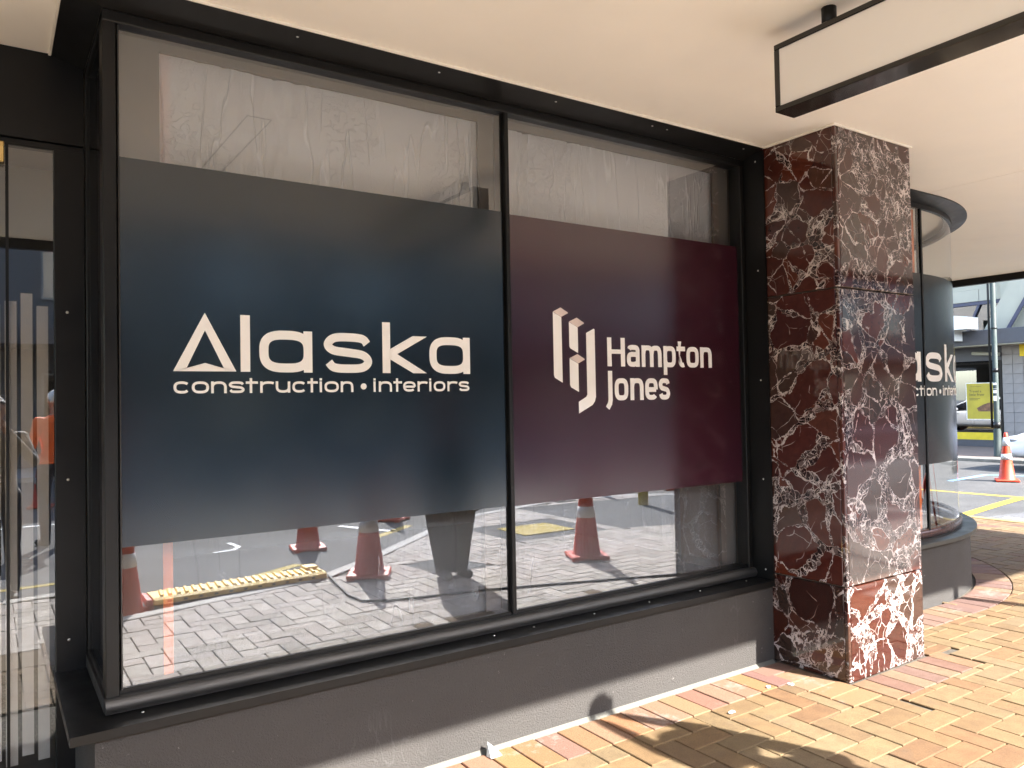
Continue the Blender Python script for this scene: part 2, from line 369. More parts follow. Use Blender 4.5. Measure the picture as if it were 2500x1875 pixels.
    mr = ramp(t, [(.3, (.55, .55, .55)), (.7, (1.25, 1.2, 1.15))]); L(noise(p, 24, 6.0), mr.inputs[0]); L(mx.outputs[2], mo.inputs[6]); L(mr.outputs[0], mo.inputs[7])
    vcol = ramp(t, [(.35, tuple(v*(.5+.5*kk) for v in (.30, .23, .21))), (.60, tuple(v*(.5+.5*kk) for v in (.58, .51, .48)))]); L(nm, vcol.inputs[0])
    fin = N(t, 'ShaderNodeMix', data_type='RGBA'); L(vein, fin.inputs[0]); L(mo.outputs[2], fin.inputs[6]); L(vcol.outputs[0], fin.inputs[7])
    L(fin.outputs[2], b.inputs['Base Color']); b.inputs['Roughness'].default_value = .07; b.inputs['IOR'].default_value = 1.6
    return m
marbA = marble('red_breccia_upper', 6.5, 3.1, .30)
marbB = marble('red_breccia_middle', 4.0, 11.7, .16)
marbC = marble('red_breccia_lower', 3.9, 23.9, .12, .62)  # bottom slab's colours darkened to offset the direct sun on it
def pavermat(name, attr):
    m, t, b = nmat(name); L = t.links.new; tc = N(t, 'ShaderNodeTexCoord')
    geo = N(t, 'ShaderNodeNewGeometry')
    if attr:
        a = N(t, 'ShaderNodeAttribute', attribute_name='tint'); col = a.outputs['Color']
    else:
        a = N(t, 'ShaderNodeObjectInfo'); col = a.outputs['Color']
    P = geo.outputs['Position']
    n1 = N(t, 'ShaderNodeTexNoise', i_Scale=190, i_Detail=3.0, i_Roughness=.7); L(P, n1.inputs['Vector'])
    n2 = N(t, 'ShaderNodeTexNoise', i_Scale=13, i_Detail=6.0, i_Roughness=.65); L(P, n2.inputs['Vector'])
    n3 = N(t, 'ShaderNodeTexNoise', i_Scale=3.6, i_Detail=7.0, i_Roughness=.72); L(P, n3.inputs['Vector'])
    r1 = ramp(t, [(.30, (.62, .58, .52)), (.5, (1, 1, 1)), (.72, (1.18, 1.16, 1.12))]); L(n1.outputs[0], r1.inputs[0])
    r2_ = ramp(t, [(.3, (.80, .74, .68)), (.6, (1.06, 1.05, 1.04))]); L(n2.outputs[0], r2_.inputs[0])
    x1 = N(t, 'ShaderNodeMix', data_type='RGBA', blend_type='MULTIPLY'); x1.inputs[0].default_value = 1; L(col, x1.inputs[6]); L(r1.outputs[0], x1.inputs[7])
    x2 = N(t, 'ShaderNodeMix', data_type='RGBA', blend_type='MULTIPLY'); x2.inputs[0].default_value = 1; L(x1.outputs[2], x2.inputs[6]); L(r2_.outputs[0], x2.inputs[7])
    # grime spots with outlines of their own
    r3 = ramp(t, [(.58, (0, 0, 0)), (.72, (.42,)*3), (.80, (.7,)*3)]); L(n3.outputs[0], r3.inputs[0])
    x3 = N(t, 'ShaderNodeMix', data_type='RGBA'); L(r3.outputs[0], x3.inputs[0]); L(x2.outputs[2], x3.inputs[6]); x3.inputs[7].default_value = (.062, .046, .031, 1)
    L(x3.outputs[2], b.inputs['Base Color']); b.inputs['Roughness'].default_value = .88
    bp = N(t, 'ShaderNodeBump', i_Strength=.55, i_Distance=.004); L(n1.outputs[0], bp.inputs['Height']); L(bp.outputs[0], b.inputs['Normal'])
    return m
paverO = pavermat('paver_clay', False); paverS = pavermat('paver_clay_field', True)
def lime(name):
    m, t, b = nmat(name); L = t.links.new; a = N(t, 'ShaderNodeObjectInfo'); geo = N(t, 'ShaderNodeNewGeometry'); P = geo.outputs['Position']
    n = N(t, 'ShaderNodeTexNoise', i_Scale=22, i_Detail=8.0, i_Roughness=.72); L(P, n.inputs['Vector'])
    n1 = N(t, 'ShaderNodeTexNoise', i_Scale=190, i_Detail=3.0); L(P, n1.inputs['Vector'])
    n3 = N(t, 'ShaderNodeTexNoise', i_Scale=3.2, i_Detail=3.0); L(P, n3.inputs['Vector'])
    r1 = ramp(t, [(.30, (.62, .58, .52)), (.5, (1, 1, 1)), (.72, (1.18, 1.16, 1.12))]); L(n1.outputs[0], r1.inputs[0])
    x1 = N(t, 'ShaderNodeMix', data_type='RGBA', blend_type='MULTIPLY'); x1.inputs[0].default_value = 1; L(a.outputs['Color'], x1.inputs[6]); L(r1.outputs[0], x1.inputs[7])
    ml = N(t, 'ShaderNodeMath', operation='ADD'); L(n.outputs[0], ml.inputs[0]); L(n3.outputs[0], ml.inputs[1])
    r = ramp(t, [(.555, (0, 0, 0)), (.64, (.6,)*3)]); sc = N(t, 'ShaderNodeMath', operation='MULTIPLY', i_1=.5); L(ml.outputs[0], sc.inputs[0]); L(sc.outputs[0], r.inputs[0])
    x = N(t, 'ShaderNodeMix', data_type='RGBA'); L(r.outputs[0], x.inputs[0]); L(x1.outputs[2], x.inputs[6]); x.inputs[7].default_value = (.20, .175, .15, 1)
    L(x.outputs[2], b.inputs['Base Color']); b.inputs['Roughness'].default_value = .9
    bp = N(t, 'ShaderNodeBump', i_Strength=.55, i_Distance=.004); L(n1.outputs[0], bp.inputs['Height']); L(bp.outputs[0], b.inputs['Normal'])
    return m
paverL = lime('paver_clay_limed')
# ================================================================ THE SETTING
road = MB().add([(-150,-150,RZ),(200,-150,RZ),(200,200,RZ),(-150,200,RZ)], [(0,1,2,3)]).build('road', asphalt); tag(road, kind='structure')
KERB = [(-14,-3.02),(-3,-3.06),(0,-3.14),(.86,-3.24),(2.49,-3.63),(3.3,-4.25),(4.47,-5.28),(5.6,-6.05),(7.2,-6.5),(8.7,-6.3),(9.7,-5.5),(10.15,-4.2),(10.2,-2.5),(10.2,-1),(10.2,6),(10.2,40)]
def inpoly(x, y, P):
    c = False; n = len(P)
    for i in range(n):
        a, b = P[i], P[(i+1) % n]
        if (a[1] > y) != (b[1] > y) and x < (b[0]-a[0])*(y-a[1])/(b[1]-a[1])+a[0]: c = not c
    return c
FP = KERB + [(6.0, 40), (6.0, 1.2), (-14, 1.2)]
fp = MB().add([(x, y, -.012) for x, y in FP], [tuple(range(len(FP)))]).build('footpath', sandm); tag(fp, kind='structure')
def strip(path, off0, off1):
    out = []
    for k, p in enumerate(path):
        a = path[max(0, k-1)]; b = path[min(len(path)-1, k+1)]; d = (b[0]-a[0], b[1]-a[1]); l = hypot(*d); n = (d[1]/l, -d[0]/l)
        out.append(((p[0]+n[0]*off0, p[1]+n[1]*off0), (p[0]+n[0]*off1, p[1]+n[1]*off1)))
    return out
def kerbmesh(path, name, mat):
    s = strip(path, -.02, .13); vs = []; fs = []
    for (a, b) in s:
        vs += [(*a, -.3), (*a, .002), ((a[0]*.9+b[0]*.1), (a[1]*.9+b[1]*.1), .006), ((a[0]*.15+b[0]*.85), (a[1]*.15+b[1]*.85), .004), (*b, -.018), (*b, -.3)]
    for i in range(len(s)-1):
        for k in range(5): fs.append((i*6+k, i*6+k+1, i*6+6+k+1, i*6+6+k))
    fs += [tuple(range(6)), tuple(range((len(s)-1)*6, len(s)*6))[::-1]]
    return tag(MB().add(vs, fs).build(name, mat), kind='structure')
kerbmesh(KERB[:14], 'kerb', kerbm); kerbmesh(KERB[13:], 'kerb', kerby)
# far footpath of the cross street
fk = MB().box(19.75, 60, -60, 80, -.3, -.002).build('footpath', simple('far_paving', (.11, .085, .07), .85, 0, .25, 2, bump=.3, bscale=20)); tag(fk, kind='structure')
fk2 = MB().cbox(19.55, 19.745, -60, 80, -.3, .012, .02).build('kerb', simple('old_kerb', (.20, .19, .16), .9, 0, .35, 4, bump=.6, bscale=30)); tag(fk2, kind='structure')
# ---- pavers
U = .1281; X0 = 2.195; Y0 = -.432
BC = (5.87, 1.92)       # centre of the rounded corner bay
def blocked(x, y):
    if y > -.162 and -.0 < x < 4.6: return True
    if 3.80 < x < 4.62 and y > -.66: return True
    if 4.5 < x <= BC[0] and y > -.09: return True
    if x > BC[0] and y < BC[1] and hypot(x-BC[0], y-BC[1]) < 2.0: return True
    if x < 7.96 and y > 1.92: return True
    return x < .3 and y > .62
def soldierzone(x, y):
    if .0 < x < 3.83 and y > Y0: return True
    if 3.572 < x < 4.85 and y > -.895: return True
    if 4.5 < x <= BC[0] and y > -.43: return True
    if x > BC[0] and y < BC[1] and hypot(x-BC[0], y-BC[1]) < 2.35: return True
    return False
PATCH = [(4.85,-5.15),(6.15,-5.2),(6.15,-4.0),(4.85,-4.05)]; PATCH2 = [(6.35,-6.3),(9.6,-5.9),(10.1,-3.5),(7.6,-3.55),(6.35,-4.0)]; PATCH3 = [(3.30,-3.72),(3.78,-3.78),(3.98,-3.14),(3.38,-3.16)]
near = [(0.117,0.074,0.031),(0.122,0.078,0.033),(0.113,0.068,0.027),(0.126,0.088,0.043),(0.115,0.062,0.025),(0.122,0.083,0.037),(0.104,0.065,0.029)]
far = [(.365,.342,.312),(.30,.279,.254),(.395,.368,.341),(.33,.297,.273),(.375,.344,.322)]
sold = [(.150,.080,.048),(.138,.073,.050),(.155,.083,.036),(.132,.068,.046),(.152,.090,.048)]
apr = [(.11,.060,.045),(.10,.055,.043),(.12,.068,.049),(.106,.052,.040),(.13,.080,.045)]
def pcol(x, y):
    t = (-y-1.55)/.3
    c = random.choice(far if random.random() < t else near)
    if random.random() < .025 and t < 0: c = (.095,.048,.034)
    k = random.uniform(.88, 1.08); return (c[0]*k, c[1]*k, c[2]*k)
ALL = []      # (cx, cy, lx, ly, rot, colour, limed, clipped polygon or None)
G = .0065
def clip(P, nx, ny, c):          # keep the side nx*x+ny*y >= c
    out = []
    for i in range(len(P)):
        a, b = P[i], P[(i+1) % len(P)]; da = nx*a[0]+ny*a[1]-c; db = nx*b[0]+ny*b[1]-c
        if da >= 0: out.append(a)
        if (da >= 0) != (db >= 0): t = da/(da-db); out.append((a[0]+(b[0]-a[0])*t, a[1]+(b[1]-a[1])*t))
    return out
def area(P): return abs(sum(P[i][0]*P[(i+1) % len(P)][1]-P[(i+1) % len(P)][0]*P[i][1] for i in range(len(P))))/2 if len(P) > 2 else 0
RECTS = [(-.0, 3.58, Y0+.001, 2), (3.572, 3.831, -.824, 2), (3.70, 4.60, -.64, 2), (3.831, 4.741, -.898, -.64), (4.5, BC[0], -.357, 3), (-14, .35, .6, 2)]
def outside_rect(P, r):
    x0, x1, y0, y1 = r; xs = [p[0] for p in P]; ys = [p[1] for p in P]
    if max(xs) <= x0 or min(xs) >= x1 or max(ys) <= y0 or min(ys) >= y1: return P
    return max((clip(P, -1, 0, -(x0-G/2)), clip(P, 1, 0, x1+G/2), clip(P, 0, -1, -(y0-G/2)), clip(P, 0, 1, y1+G/2)), key=area)
def outside_convex(P, Q):        # Q clockwise or not: cut by the edge that keeps most
    cx = sum(q[0] for q in Q)/len(Q); cy = sum(q[1] for q in Q)/len(Q); best = []
    for i in range(len(Q)):
        a, b = Q[i], Q[(i+1) % len(Q)]; nx, ny = b[1]-a[1], -(b[0]-a[0]); l = hypot(nx, ny); nx /= l; ny /= l
        if nx*(cx-a[0])+ny*(cy-a[1]) > 0: nx, ny = -nx, -ny
        K = clip(P, nx, ny, nx*a[0]+ny*a[1]+.004)
        if area(K) > area(best): best = K
    return best
for j in range(-20, 46):
    for i in range(-120, 64):
        k = (i - j) % 4
        if k == 1: lx, ly = 1, 2
        elif k == 2: lx, ly = 2, 1
        else: continue
        x0, x1 = X0+i*U+G/2, X0+(i+lx)*U-G/2; y1, y0 = Y0-j*U-G/2, Y0-(j+ly)*U+G/2
        cx, cy = (x0+x1)/2, (y0+y1)/2
        if cx < -4 or cx > 10.3: continue
        P = [(x0,y0),(x1,y0),(x1,y1),(x0,y1)]
        for r in RECTS: P = outside_rect(P, r) if P else P
        if P and cx > BC[0]-.3:
            dx, dy = cx-BC[0], cy-BC[1]; l = hypot(dx, dy)
            if cx > BC[0] and cy < BC[1] and l < 2.7: P = clip(P, dx/l, dy/l, (dx*BC[0]+dy*BC[1])/l+2.279)
            elif cy >= BC[1]-.2: P = clip(P, 1, 0, BC[0]+2.279)
        for Q in (PATCH, PATCH2, PATCH3):
            if P: P = outside_convex(P, Q)
        if P and cx > -20:
            for a, b in zip(KERB, KERB[1:]):      # stay inside the kerb line
                d = (b[0]-a[0], b[1]-a[1]); l = hypot(*d); t = ((cx-a[0])*d[0]+(cy-a[1])*d[1])/l/l
                if -.25 < t < 1.25 and P:
                    nx, ny = -d[1]/l, d[0]/l; dist = nx*(cx-a[0])+ny*(cy-a[1])
                    if -.3 < dist < .3: P = clip(P, nx, ny, nx*a[0]+ny*a[1]+.028)
            if not inpoly(cx, cy, FP) and (not P or not inpoly(sum(p[0] for p in P)/len(P), sum(p[1] for p in P)/len(P), FP)): P = []
        A = area(P)
        if A < .0012: continue
        full = abs(A-(x1-x0)*(y1-y0)) < 1e-7
        if not full: cx, cy = sum(p[0] for p in P)/len(P), sum(p[1] for p in P)/len(P)
        ALL.append((cx, cy, x1-x0, y1-y0, 0, pcol(cx, cy), 0, None if full else [(p[0]-cx, p[1]-cy) for p in P]))
SL = .252
for i in range(-16, 11):           # soldier course along the plinth
    cx = 2.461+U/2+.0007*i+i*(.1290)
    if .30 < cx < 3.60: ALL.append((cx, -.177-.1265, .129-G, SL, 0, tuple(v*random.uniform(.85, 1.1) for v in random.choice(sold)), 1, None))
for k, yy in enumerate((-.243, -.372, -.501, -.630, -.759)):   # beside the column
    ALL.append((3.7015, yy, SL, .129-G, 0, random.choice(sold), 1, None))
for i in range(7):
    cx = 3.90+i*.129
    ALL.append((cx, -.642-.127, .129-G, SL, 0, random.choice([(.135,.098,.052),(.13,.075,.038),(.10,.052,.035),(.098,.056,.042),(.125,.08,.047)]), 0, None))
for i in range(10):
    cx = 4.655+i*.129
    if cx < 5.85: ALL.append((cx, -.098-.127, .129-G, SL, 0, random.choice(apr), 1, None))
na = 25
for i in range(na):                # radial course round the curved bay
    a = -pi/2 + (i+.35)*(pi/2)/na
    ALL.append((BC[0]+2.146*cos(a), BC[1]+2.146*sin(a), .1335-G, SL, a+pi/2, random.choice(apr), 1, None))
camM = cam.matrix_world.inverted()
def screen(p):
    q = camM @ Vector(p)
    if q.z > -.05: return None
    return (.5 + camd.lens/36*q.x/-q.z, .5 + camd.lens/36*q.y/-q.z*4/3, -q.z)
def psize(P):
    s = screen((P[0], P[1], 0))
    if s is None or not (-.01 < s[0] < 1.02 and -.02 < s[1] < 1): return 0
    if P[1] < -1.75: return 0
    d = Vector((P[0], P[1], 0)) - CAM
    for t in [k/40 for k in range(20, 40)]:      # hidden behind the bay, column or corner?
        q = CAM + d*t
        if q.z < .5 and blocked(q.x, q.y): return 0
        if q.z >= .5 and (3.83 < q.x < 4.59 and q.y > -.634): return 0
        if q.y > 0 and q.x < 7.7: return 0
    return 1/s[2]**2
order = sorted(range(len(ALL)), key=lambda i: -psize(ALL[i])); ind = [i for i in order[:300] if psize(ALL[i]) > 0]; inds = set(ind)
pm = {}
def pavermesh(lx, ly, mat, poly=None):
    k = (round(lx, 4), round(ly, 4), mat.name)
    if poly is None and k in pm: return pm[k]
    c = .0035; h = .045; X, Y = lx/2, ly/2; P = poly or [(-X,-Y),(X,-Y),(X,Y),(-X,Y)]; n = len(P)
    ins = []
    for i in range(n):
        a, p, b = Vector(P[i-1]), Vector(P[i]), Vector(P[(i+1) % n]); d1 = (p-a); d2 = (b-p)
        n1 = Vector((-d1.y, d1.x)).normalized() if d1.length > 1e-6 else Vector((0,0)); n2 = Vector((-d2.y, d2.x)).normalized() if d2.length > 1e-6 else Vector((0,0))
        q = n1+n2; q = q/max(.4, q.length)*1.2; ins.append(p+q*c)
    vs = [(*p, -h) for p in P]+[(*p, -c) for p in P]+[(q.x, q.y, 0) for q in ins]
    fs = [tuple(range(2*n, 3*n))]+[(a, (a+1) % n, n+(a+1) % n, n+a) for a in range(n)]+[(n+a, n+(a+1) % n, 2*n+(a+1) % n, 2*n+a) for a in range(n)]
    r = (MB().add(vs, fs).mesh('paver', mat), vs, fs)
    if poly is None: pm[k] = r
    return r
rest = MB(); tint = []
for i, (cx, cy, lx, ly, rz, col, lm, poly) in enumerate(ALL):
    zz = random.uniform(-.0022, .0012); tilt = (random.gauss(0, .004), random.gauss(0, .004), rz + random.gauss(0, .003))
    if i in inds:
        me = pavermesh(lx, ly, paverL if lm else paverO, poly)[0]
        o = bpy.data.objects.new('paver', me); C.objects.link(o); o.parent = fp
        o.location = (cx, cy, zz); o.rotation_euler = tilt; o.color = (*col, 1)
    else:
        _, vs, fs = pavermesh(lx, ly, paverO, poly); M = Matrix.Translation((cx, cy, zz)) @ Euler(tilt).to_matrix().to_4x4()
        rest.add([M @ Vector(v) for v in vs], fs); tint += [col]*len(fs)
ro = rest.build('pavers', paverS, fp); tag(ro, kind='stuff')
at = ro.data.attributes.new('tint', 'FLOAT_COLOR', 'FACE')
for k, c_ in enumerate(tint): at.data[k].color = (*c_, 1)
# pale mortar fillet between plinth and paving
MB().add([(.30,-.149,.004),(3.82,-.149,.004),(3.82,-.150,.010),(.30,-.150,.010),(.30,-.170,-.010),(3.82,-.170,-.010)], [(3,2,5,4),(0,1,2,3)]).build('mortar_fillet', mortar, fp)
# asphalt patches let into the paving
for P in (PATCH, PATCH2, PATCH3):
    MB().add([(x, y, -.004) for x, y in P], [tuple(range(len(P)))]).build('asphalt_patch', asphaltd, fp)
# darker sheet added over the cross street so its sunlit road looks less bright
sidem = gritmat('dimmed_asphalt', (.018, .0175, .0165), (.066, .064, .060), 130)
MB().add([(10.35,-5,RZ+.0015),(19.54,-8,RZ+.0015),(19.54,60,RZ+.0015),(10.35,60,RZ+.0015)], [(0,1,2,3)]).build('dimming_sheet', sidem, road)
# road markings
def paint(name, pts, wd, mat, z=RZ+.004):
    s = strip(pts, -wd/2, wd/2); vs = []
    for a, b in s: vs += [(*a, z), (*b, z)]
    return MB().add(vs, [(2*i, 2*i+1, 2*i+3, 2*i+2) for i in range(len(s)-1)]).build(name, mat, road)
paint('yellow_line', [(13.28,2.45),(13.25,3.4),(13.2,9)], .13, ypaint)
paint('yellow_line', [(13.2,2.47),(12.2,2.36),(10.75,2.16)], .15, ypaint, RZ+.008)
paint('yellow_line', [(-6,-4.02),(-2,-4.05),(0,-4.1),(.6,-4.12)], .1, ypaint)
paint('yellow_line', [(1.84,-4.36),(2.2,-4.52),(2.63,-4.76)], .12, ypaint); paint('yellow_line', [(3.82,-5.68),(4.2,-5.96),(4.65,-6.32)], .12, ypaint)
paint('white_arrow', [(2.07,-6.0),(2.3,-6.05),(2.4,-6.2),(2.37,-6.55)], .06, wpaint)
paint('white_line', [(3.9,-6.9),(4.15,-6.3),(4.3,-6.0)], .1, wpaint); paint('white_line', [(-20,-8.3),(40,-9.0)], .1, wpaint)
paint('white_line', [(11.0,1.05),(11.0,1.75)], .1, wpaint)
paint('blue_survey_mark', [(14.9,4.4),(16.5,4.5),(16.9,3.6)], .12, bpaint); paint('blue_survey_mark', [(16.2,3.2),(15.9,2.4)], .1, bpaint)
MB().add([(10.36,-3,RZ+.003),(12.1,-3,RZ+.003),(12.2,1.2,RZ+.003),(11.9,1.75,RZ+.003),(10.36,2.0,RZ+.003)], [(0,1,2,3,4)]).build('asphalt_patch', asphaltd, road)

# ================================================================ SHOPFRONT
XL, XM, XR = .336, 2.083, 3.815; ZB, ZT = .535, 2.99; YR = .62
dw = empty('display_window', (2.08, 0, .47), label='large two-pane black framed shop window with navy and maroon banners', cat='window')
dw_inv = Matrix.Translation((-2.08, 0, -.47))
def child(o, p):            # keep world placement under an offset parent
    o.parent = p; o.matrix_parent_inverse = p.matrix_basis.inverted() if p.matrix_basis else Matrix(); return o
def part(mb, name, mat, p): return child(mb.build(name, mat), p)
# sill plate (folded metal) wraps the left end
part(MB().prism([(.215,-.172),(3.826,-.172),(3.826,-.004),(.352,-.004),(.352,YR-.01),(.215,YR-.01)], lambda u, v, d: (u, v, d), .462, .472).box(.2155,3.825,-.174,-.168,.440,.4722).box(.213,.219,-.1745,YR-.02,.440,.4722), 'sill', black, dw)
# head plate, slightly sloped
hp = MB()
hp.add([(.215,-.174,3.034),(3.826,-.174,3.034),(3.826,-.03,2.996),(.336,-.03,2.996),(.336,YR-.01,2.996),(.215,YR-.01,3.034),
        (.215,-.174,3.0385),(3.826,-.174,3.0385),(3.826,YR,3.0385),(.215,YR,3.0385)], [(0,1,2,3),(0,3,4,5),(1,0,6,7),(0,5,9,6)])
part(hp, 'head_plate', black, dw)
part(MB().box(3.816,3.8275,-.172,.0,.472,3.02), 'jamb_plate', black, dw)
# frame: bottom rail is a half-round section over a black channel
fr = MB()
for z0, z1, y0, y1 in ((ZT-.035, ZT+.006, -.032, .06), (ZB-.032, ZB+.012, -.012, .06)):
    fr.cbox(XL, XR, y0, y1, z0, z1, .003)
for x0, x1 in ((XL, XL+.045), (XR-.035, XR)): fr.cbox(x0, x1, -.028, .06, ZB-.03, ZT, .003)
part(fr, 'frame', black, dw)
rail = MB(); n = 10; prof = [(-.012, .476), (-.048, .478)] + [(-.048-.010*sin(pi*k/n), .480+.044*k/n) for k in range(n+1)] + [(-.040, .529), (-.012, .529)]
for a, b in zip(prof, prof[1:]): rail.add([(XL-.004,a[0],a[1]),(XR,a[0],a[1]),(XR,b[0],b[1]),(XL-.004,b[0],b[1])], [(0,1,2,3)], 0, True)
rail.add([(XL-.004, a, b) for a, b in prof], [tuple(range(len(prof)))])
part(rail, 'bottom_rail', railmet, dw)
rl = MB(); rl.box(XL-.006, XL+.03, -.02, YR-.01, .478, .527); part(rl, 'return_rail', railmet, dw)
part(MB().cbox(XM-.011, XM+.011, -.026, .05, ZB, ZT-.03, .002).cbox(XM-.022, XM+.022, .002, .055, ZB, ZT-.03, .002), 'mullion', black, dw)
part(MB().cbox(XL+.050, XL+.0555, -.022, .03, ZB+.01, ZT-.04, .001), 'corner_bead', railmet, dw)
for x0, x1 in ((XL+.056, XM-.02), (XM+.02, XR-.03)):
    part(MB().box(x0, x1, 0, .010, ZB+.008, ZT-.03), 'glass_pane', glassm, dw)
# left return of the bay
part(MB().box(XL+.008, XL+.016, .064, YR-.07, ZB, ZT-.03), 'return_pane', glassm, dw)
part(MB().cbox(XL, XL+.045, YR-.065, YR-.012, ZB-.03, ZT, .003).cbox(XL+.0, XL+.04, .0605, YR-.066, ZT-.035, ZT+.004, .003).cbox(XL+.002, XL+.035, .0605, YR-.066, ZB-.006, ZB+.02, .003), 'return_frame', black, dw)
sc = MB(); sc.sphere((0,0,0), (.006,.006,.003), 8); scm = sc.mesh('screw', screwm)
def screw(p, rot, par, nm='screw'):
    o = bpy.data.objects.new(nm, scm); C.objects.link(o); o.location = p; o.rotation_euler = rot
    child(o, par); return o
def headz(y): return 3.034 + (y+.174)/.144*(-.038) - .001
for x in (1.02, 1.66, 2.31, 2.96, 3.07, 3.70): screw((x, -.128, headz(-.128)), (.26, 0, 0), dw)
for z in (2.965, 2.308, 1.653, 1.064, .53): screw((3.815, -.118, z), (0, pi/2, 0), dw)
for x in (.448, 1.93, 2.155, 2.53, 2.91, 3.30, 3.69): screw((x, -.075, .4725), (0, 0, 0), dw)
# ---- lettering
def arc(n_, a0, a1, x0, x1, z0, z1, e=2.5):
    out = []
    for k in range(n_+1):
        a = a0+(a1-a0)*k/n_; c_, s_ = cos(a), sin(a)
        X = (abs(c_)**(2/e))*(1 if c_ >= 0 else -1); Z = (abs(s_)**(2/e))*(1 if s_ >= 0 else -1)
        out.append(((x0+x1)/2+X*(x1-x0)/2, (z0+z1)/2+Z*(z1-z0)/2))
    return out
def catmull(P, n_=6):
    out = []
    for i in range(len(P)-1):
        p0 = P[max(0, i-1)]; p1 = P[i]; p2 = P[i+1]; p3 = P[min(len(P)-1, i+2)]
        for k in range(n_):
            t = k/n_; out.append(tuple(.5*((2*p1[a])+(-p0[a]+p2[a])*t+(2*p0[a]-5*p1[a]+4*p2[a]-p3[a])*t*t+(-p0[a]+3*p1[a]-3*p2[a]+p3[a])*t**3) for a in (0,1)))
    return out + [P[-1]]
SPT = [(.97,.80),(.85,.96),(.5,1),(.15,.965),(.0,.765),(.13,.58),(.5,.51),(.86,.435),(1,.235),(.86,.04),(.5,0),(.15,.035),(.02,.20)]
def glyph(mb, ch, x0, x1, z0, z1, w_, fn, d0, d1, e=2.5, asc=None, desc=None):
    """stroke letters; (x0,x1,z0,z1) are the outer bounds of the x-height body"""
    h = w_/2; X0_, X1_, Z0_, Z1_ = x0+h, x1-h, z0+h, z1-h; dz = (d1-d0)*.25
    R_ = lambda p, c_=False, k=0: mb.ribbon(p, w_, fn, d0, d1+k*dz, c_)
    if ch == 'o': R_(arc(40, 0, 2*pi, X0_, X1_, Z0_, Z1_, e)[:-1], True)
    elif ch == 'a':      # single storey
        R_(arc(40, 0, 2*pi, X0_, X1_, Z0_, Z1_, e)[:-1], True); R_([(X1_, z0), (X1_, z1)], k=1)
    elif ch == 'A2':     # double storey
        R_([(X0_+h*.3, z0+(z1-z0)*.80)] + arc(16, pi*.72, pi*.06, X0_, X1_, z0+(z1-z0)*.45, Z1_, e) + [(X1_, z0)]); R_([(X1_, z0+(z1-z0)*.56), (X1_-h*1.6, z0+(z1-z0)*.57)] + arc(24, pi*.5, pi*1.5, X0_, X0_+(X1_-X0_)*1.1, Z0_, z0+(z1-z0)*.57, e) + [(X1_, Z0_+h*.5)], k=1)
    elif ch == 'c': R_(arc(34, radians(38), radians(322), X0_, X1_, Z0_, Z1_, e))
    elif ch == 's': R_(catmull([(X0_+(X1_-X0_)*a, Z0_+(Z1_-Z0_)*b) for a, b in SPT], 6))
    elif ch == 'e':
        zm = (Z0_+Z1_)/2 - h*.2
        R_([(X0_+h*.2, zm), (X1_, zm)] , k=1); R_([(X1_, zm)] + arc(36, radians(4), radians(318), X0_, X1_, Z0_, Z1_, e))
    elif ch == 'n': R_([(X0_, z0), (X0_, z1)]); R_(arc(18, pi*.93, 0, X0_, X1_, Z0_-(Z1_-Z0_)*.1, Z1_, e) + [(X1_, z0)], k=1)
    elif ch == 'u': R_([(X1_, z0), (X1_, z1)]); R_([(X0_, z1)] + arc(18, pi, pi*1.93, X0_, X1_, Z0_, Z1_+(Z1_-Z0_)*.1, e), k=1)
    elif ch == 'r': R_([(X0_, z0), (X0_, z1)]); R_(arc(12, pi*.93, pi*.28, X0_, X1_+(X1_-X0_)*.35, Z0_, Z1_, e), k=1)
    elif ch == 'm':
        xm = (X0_+X1_)/2; R_([(X0_, z0), (X0_, z1)])
        R_(arc(14, pi*.93, 0, X0_, xm, Z0_-(Z1_-Z0_)*.2, Z1_, e) + [(xm, z0)], k=1); R_(arc(14, pi*.93, 0, xm, X1_, Z0_-(Z1_-Z0_)*.2, Z1_, e) + [(X1_, z0)], k=2)
    elif ch == 'p': R_(arc(36, 0, 2*pi, X0_, X1_, Z0_, Z1_, e)[:-1], True); R_([(X0_, desc), (X0_, z1)], k=1)
    elif ch == 't':
        xs = x0 + (x1-x0)*.42; R_([(xs, z0+(z1-z0)*.0), (xs, asc)]); mb.ribbon([(x0, z1-h), (x1, z1-h)], w_, fn, d0, d1+dz)
    elif ch == 'T2':
        xs = X0_+(x1-x0)*.16; R_([(xs, asc)] + [(xs, z0+w_*1.5)] + arc(10, pi*1.05, pi*1.62, xs, X1_+(X1_-xs)*.6, Z0_, z0+w_*3.5, 2.2)); R_([(x0, z1-h), (x1, z1-h)], k=1)
    elif ch == 'i': R_([(X0_, z0), (X0_, z1)]); R_([(X0_, asc-w_*1.0), (X0_, asc)])
    elif ch == 'l': R_([(X0_, z0), (X0_, asc)])
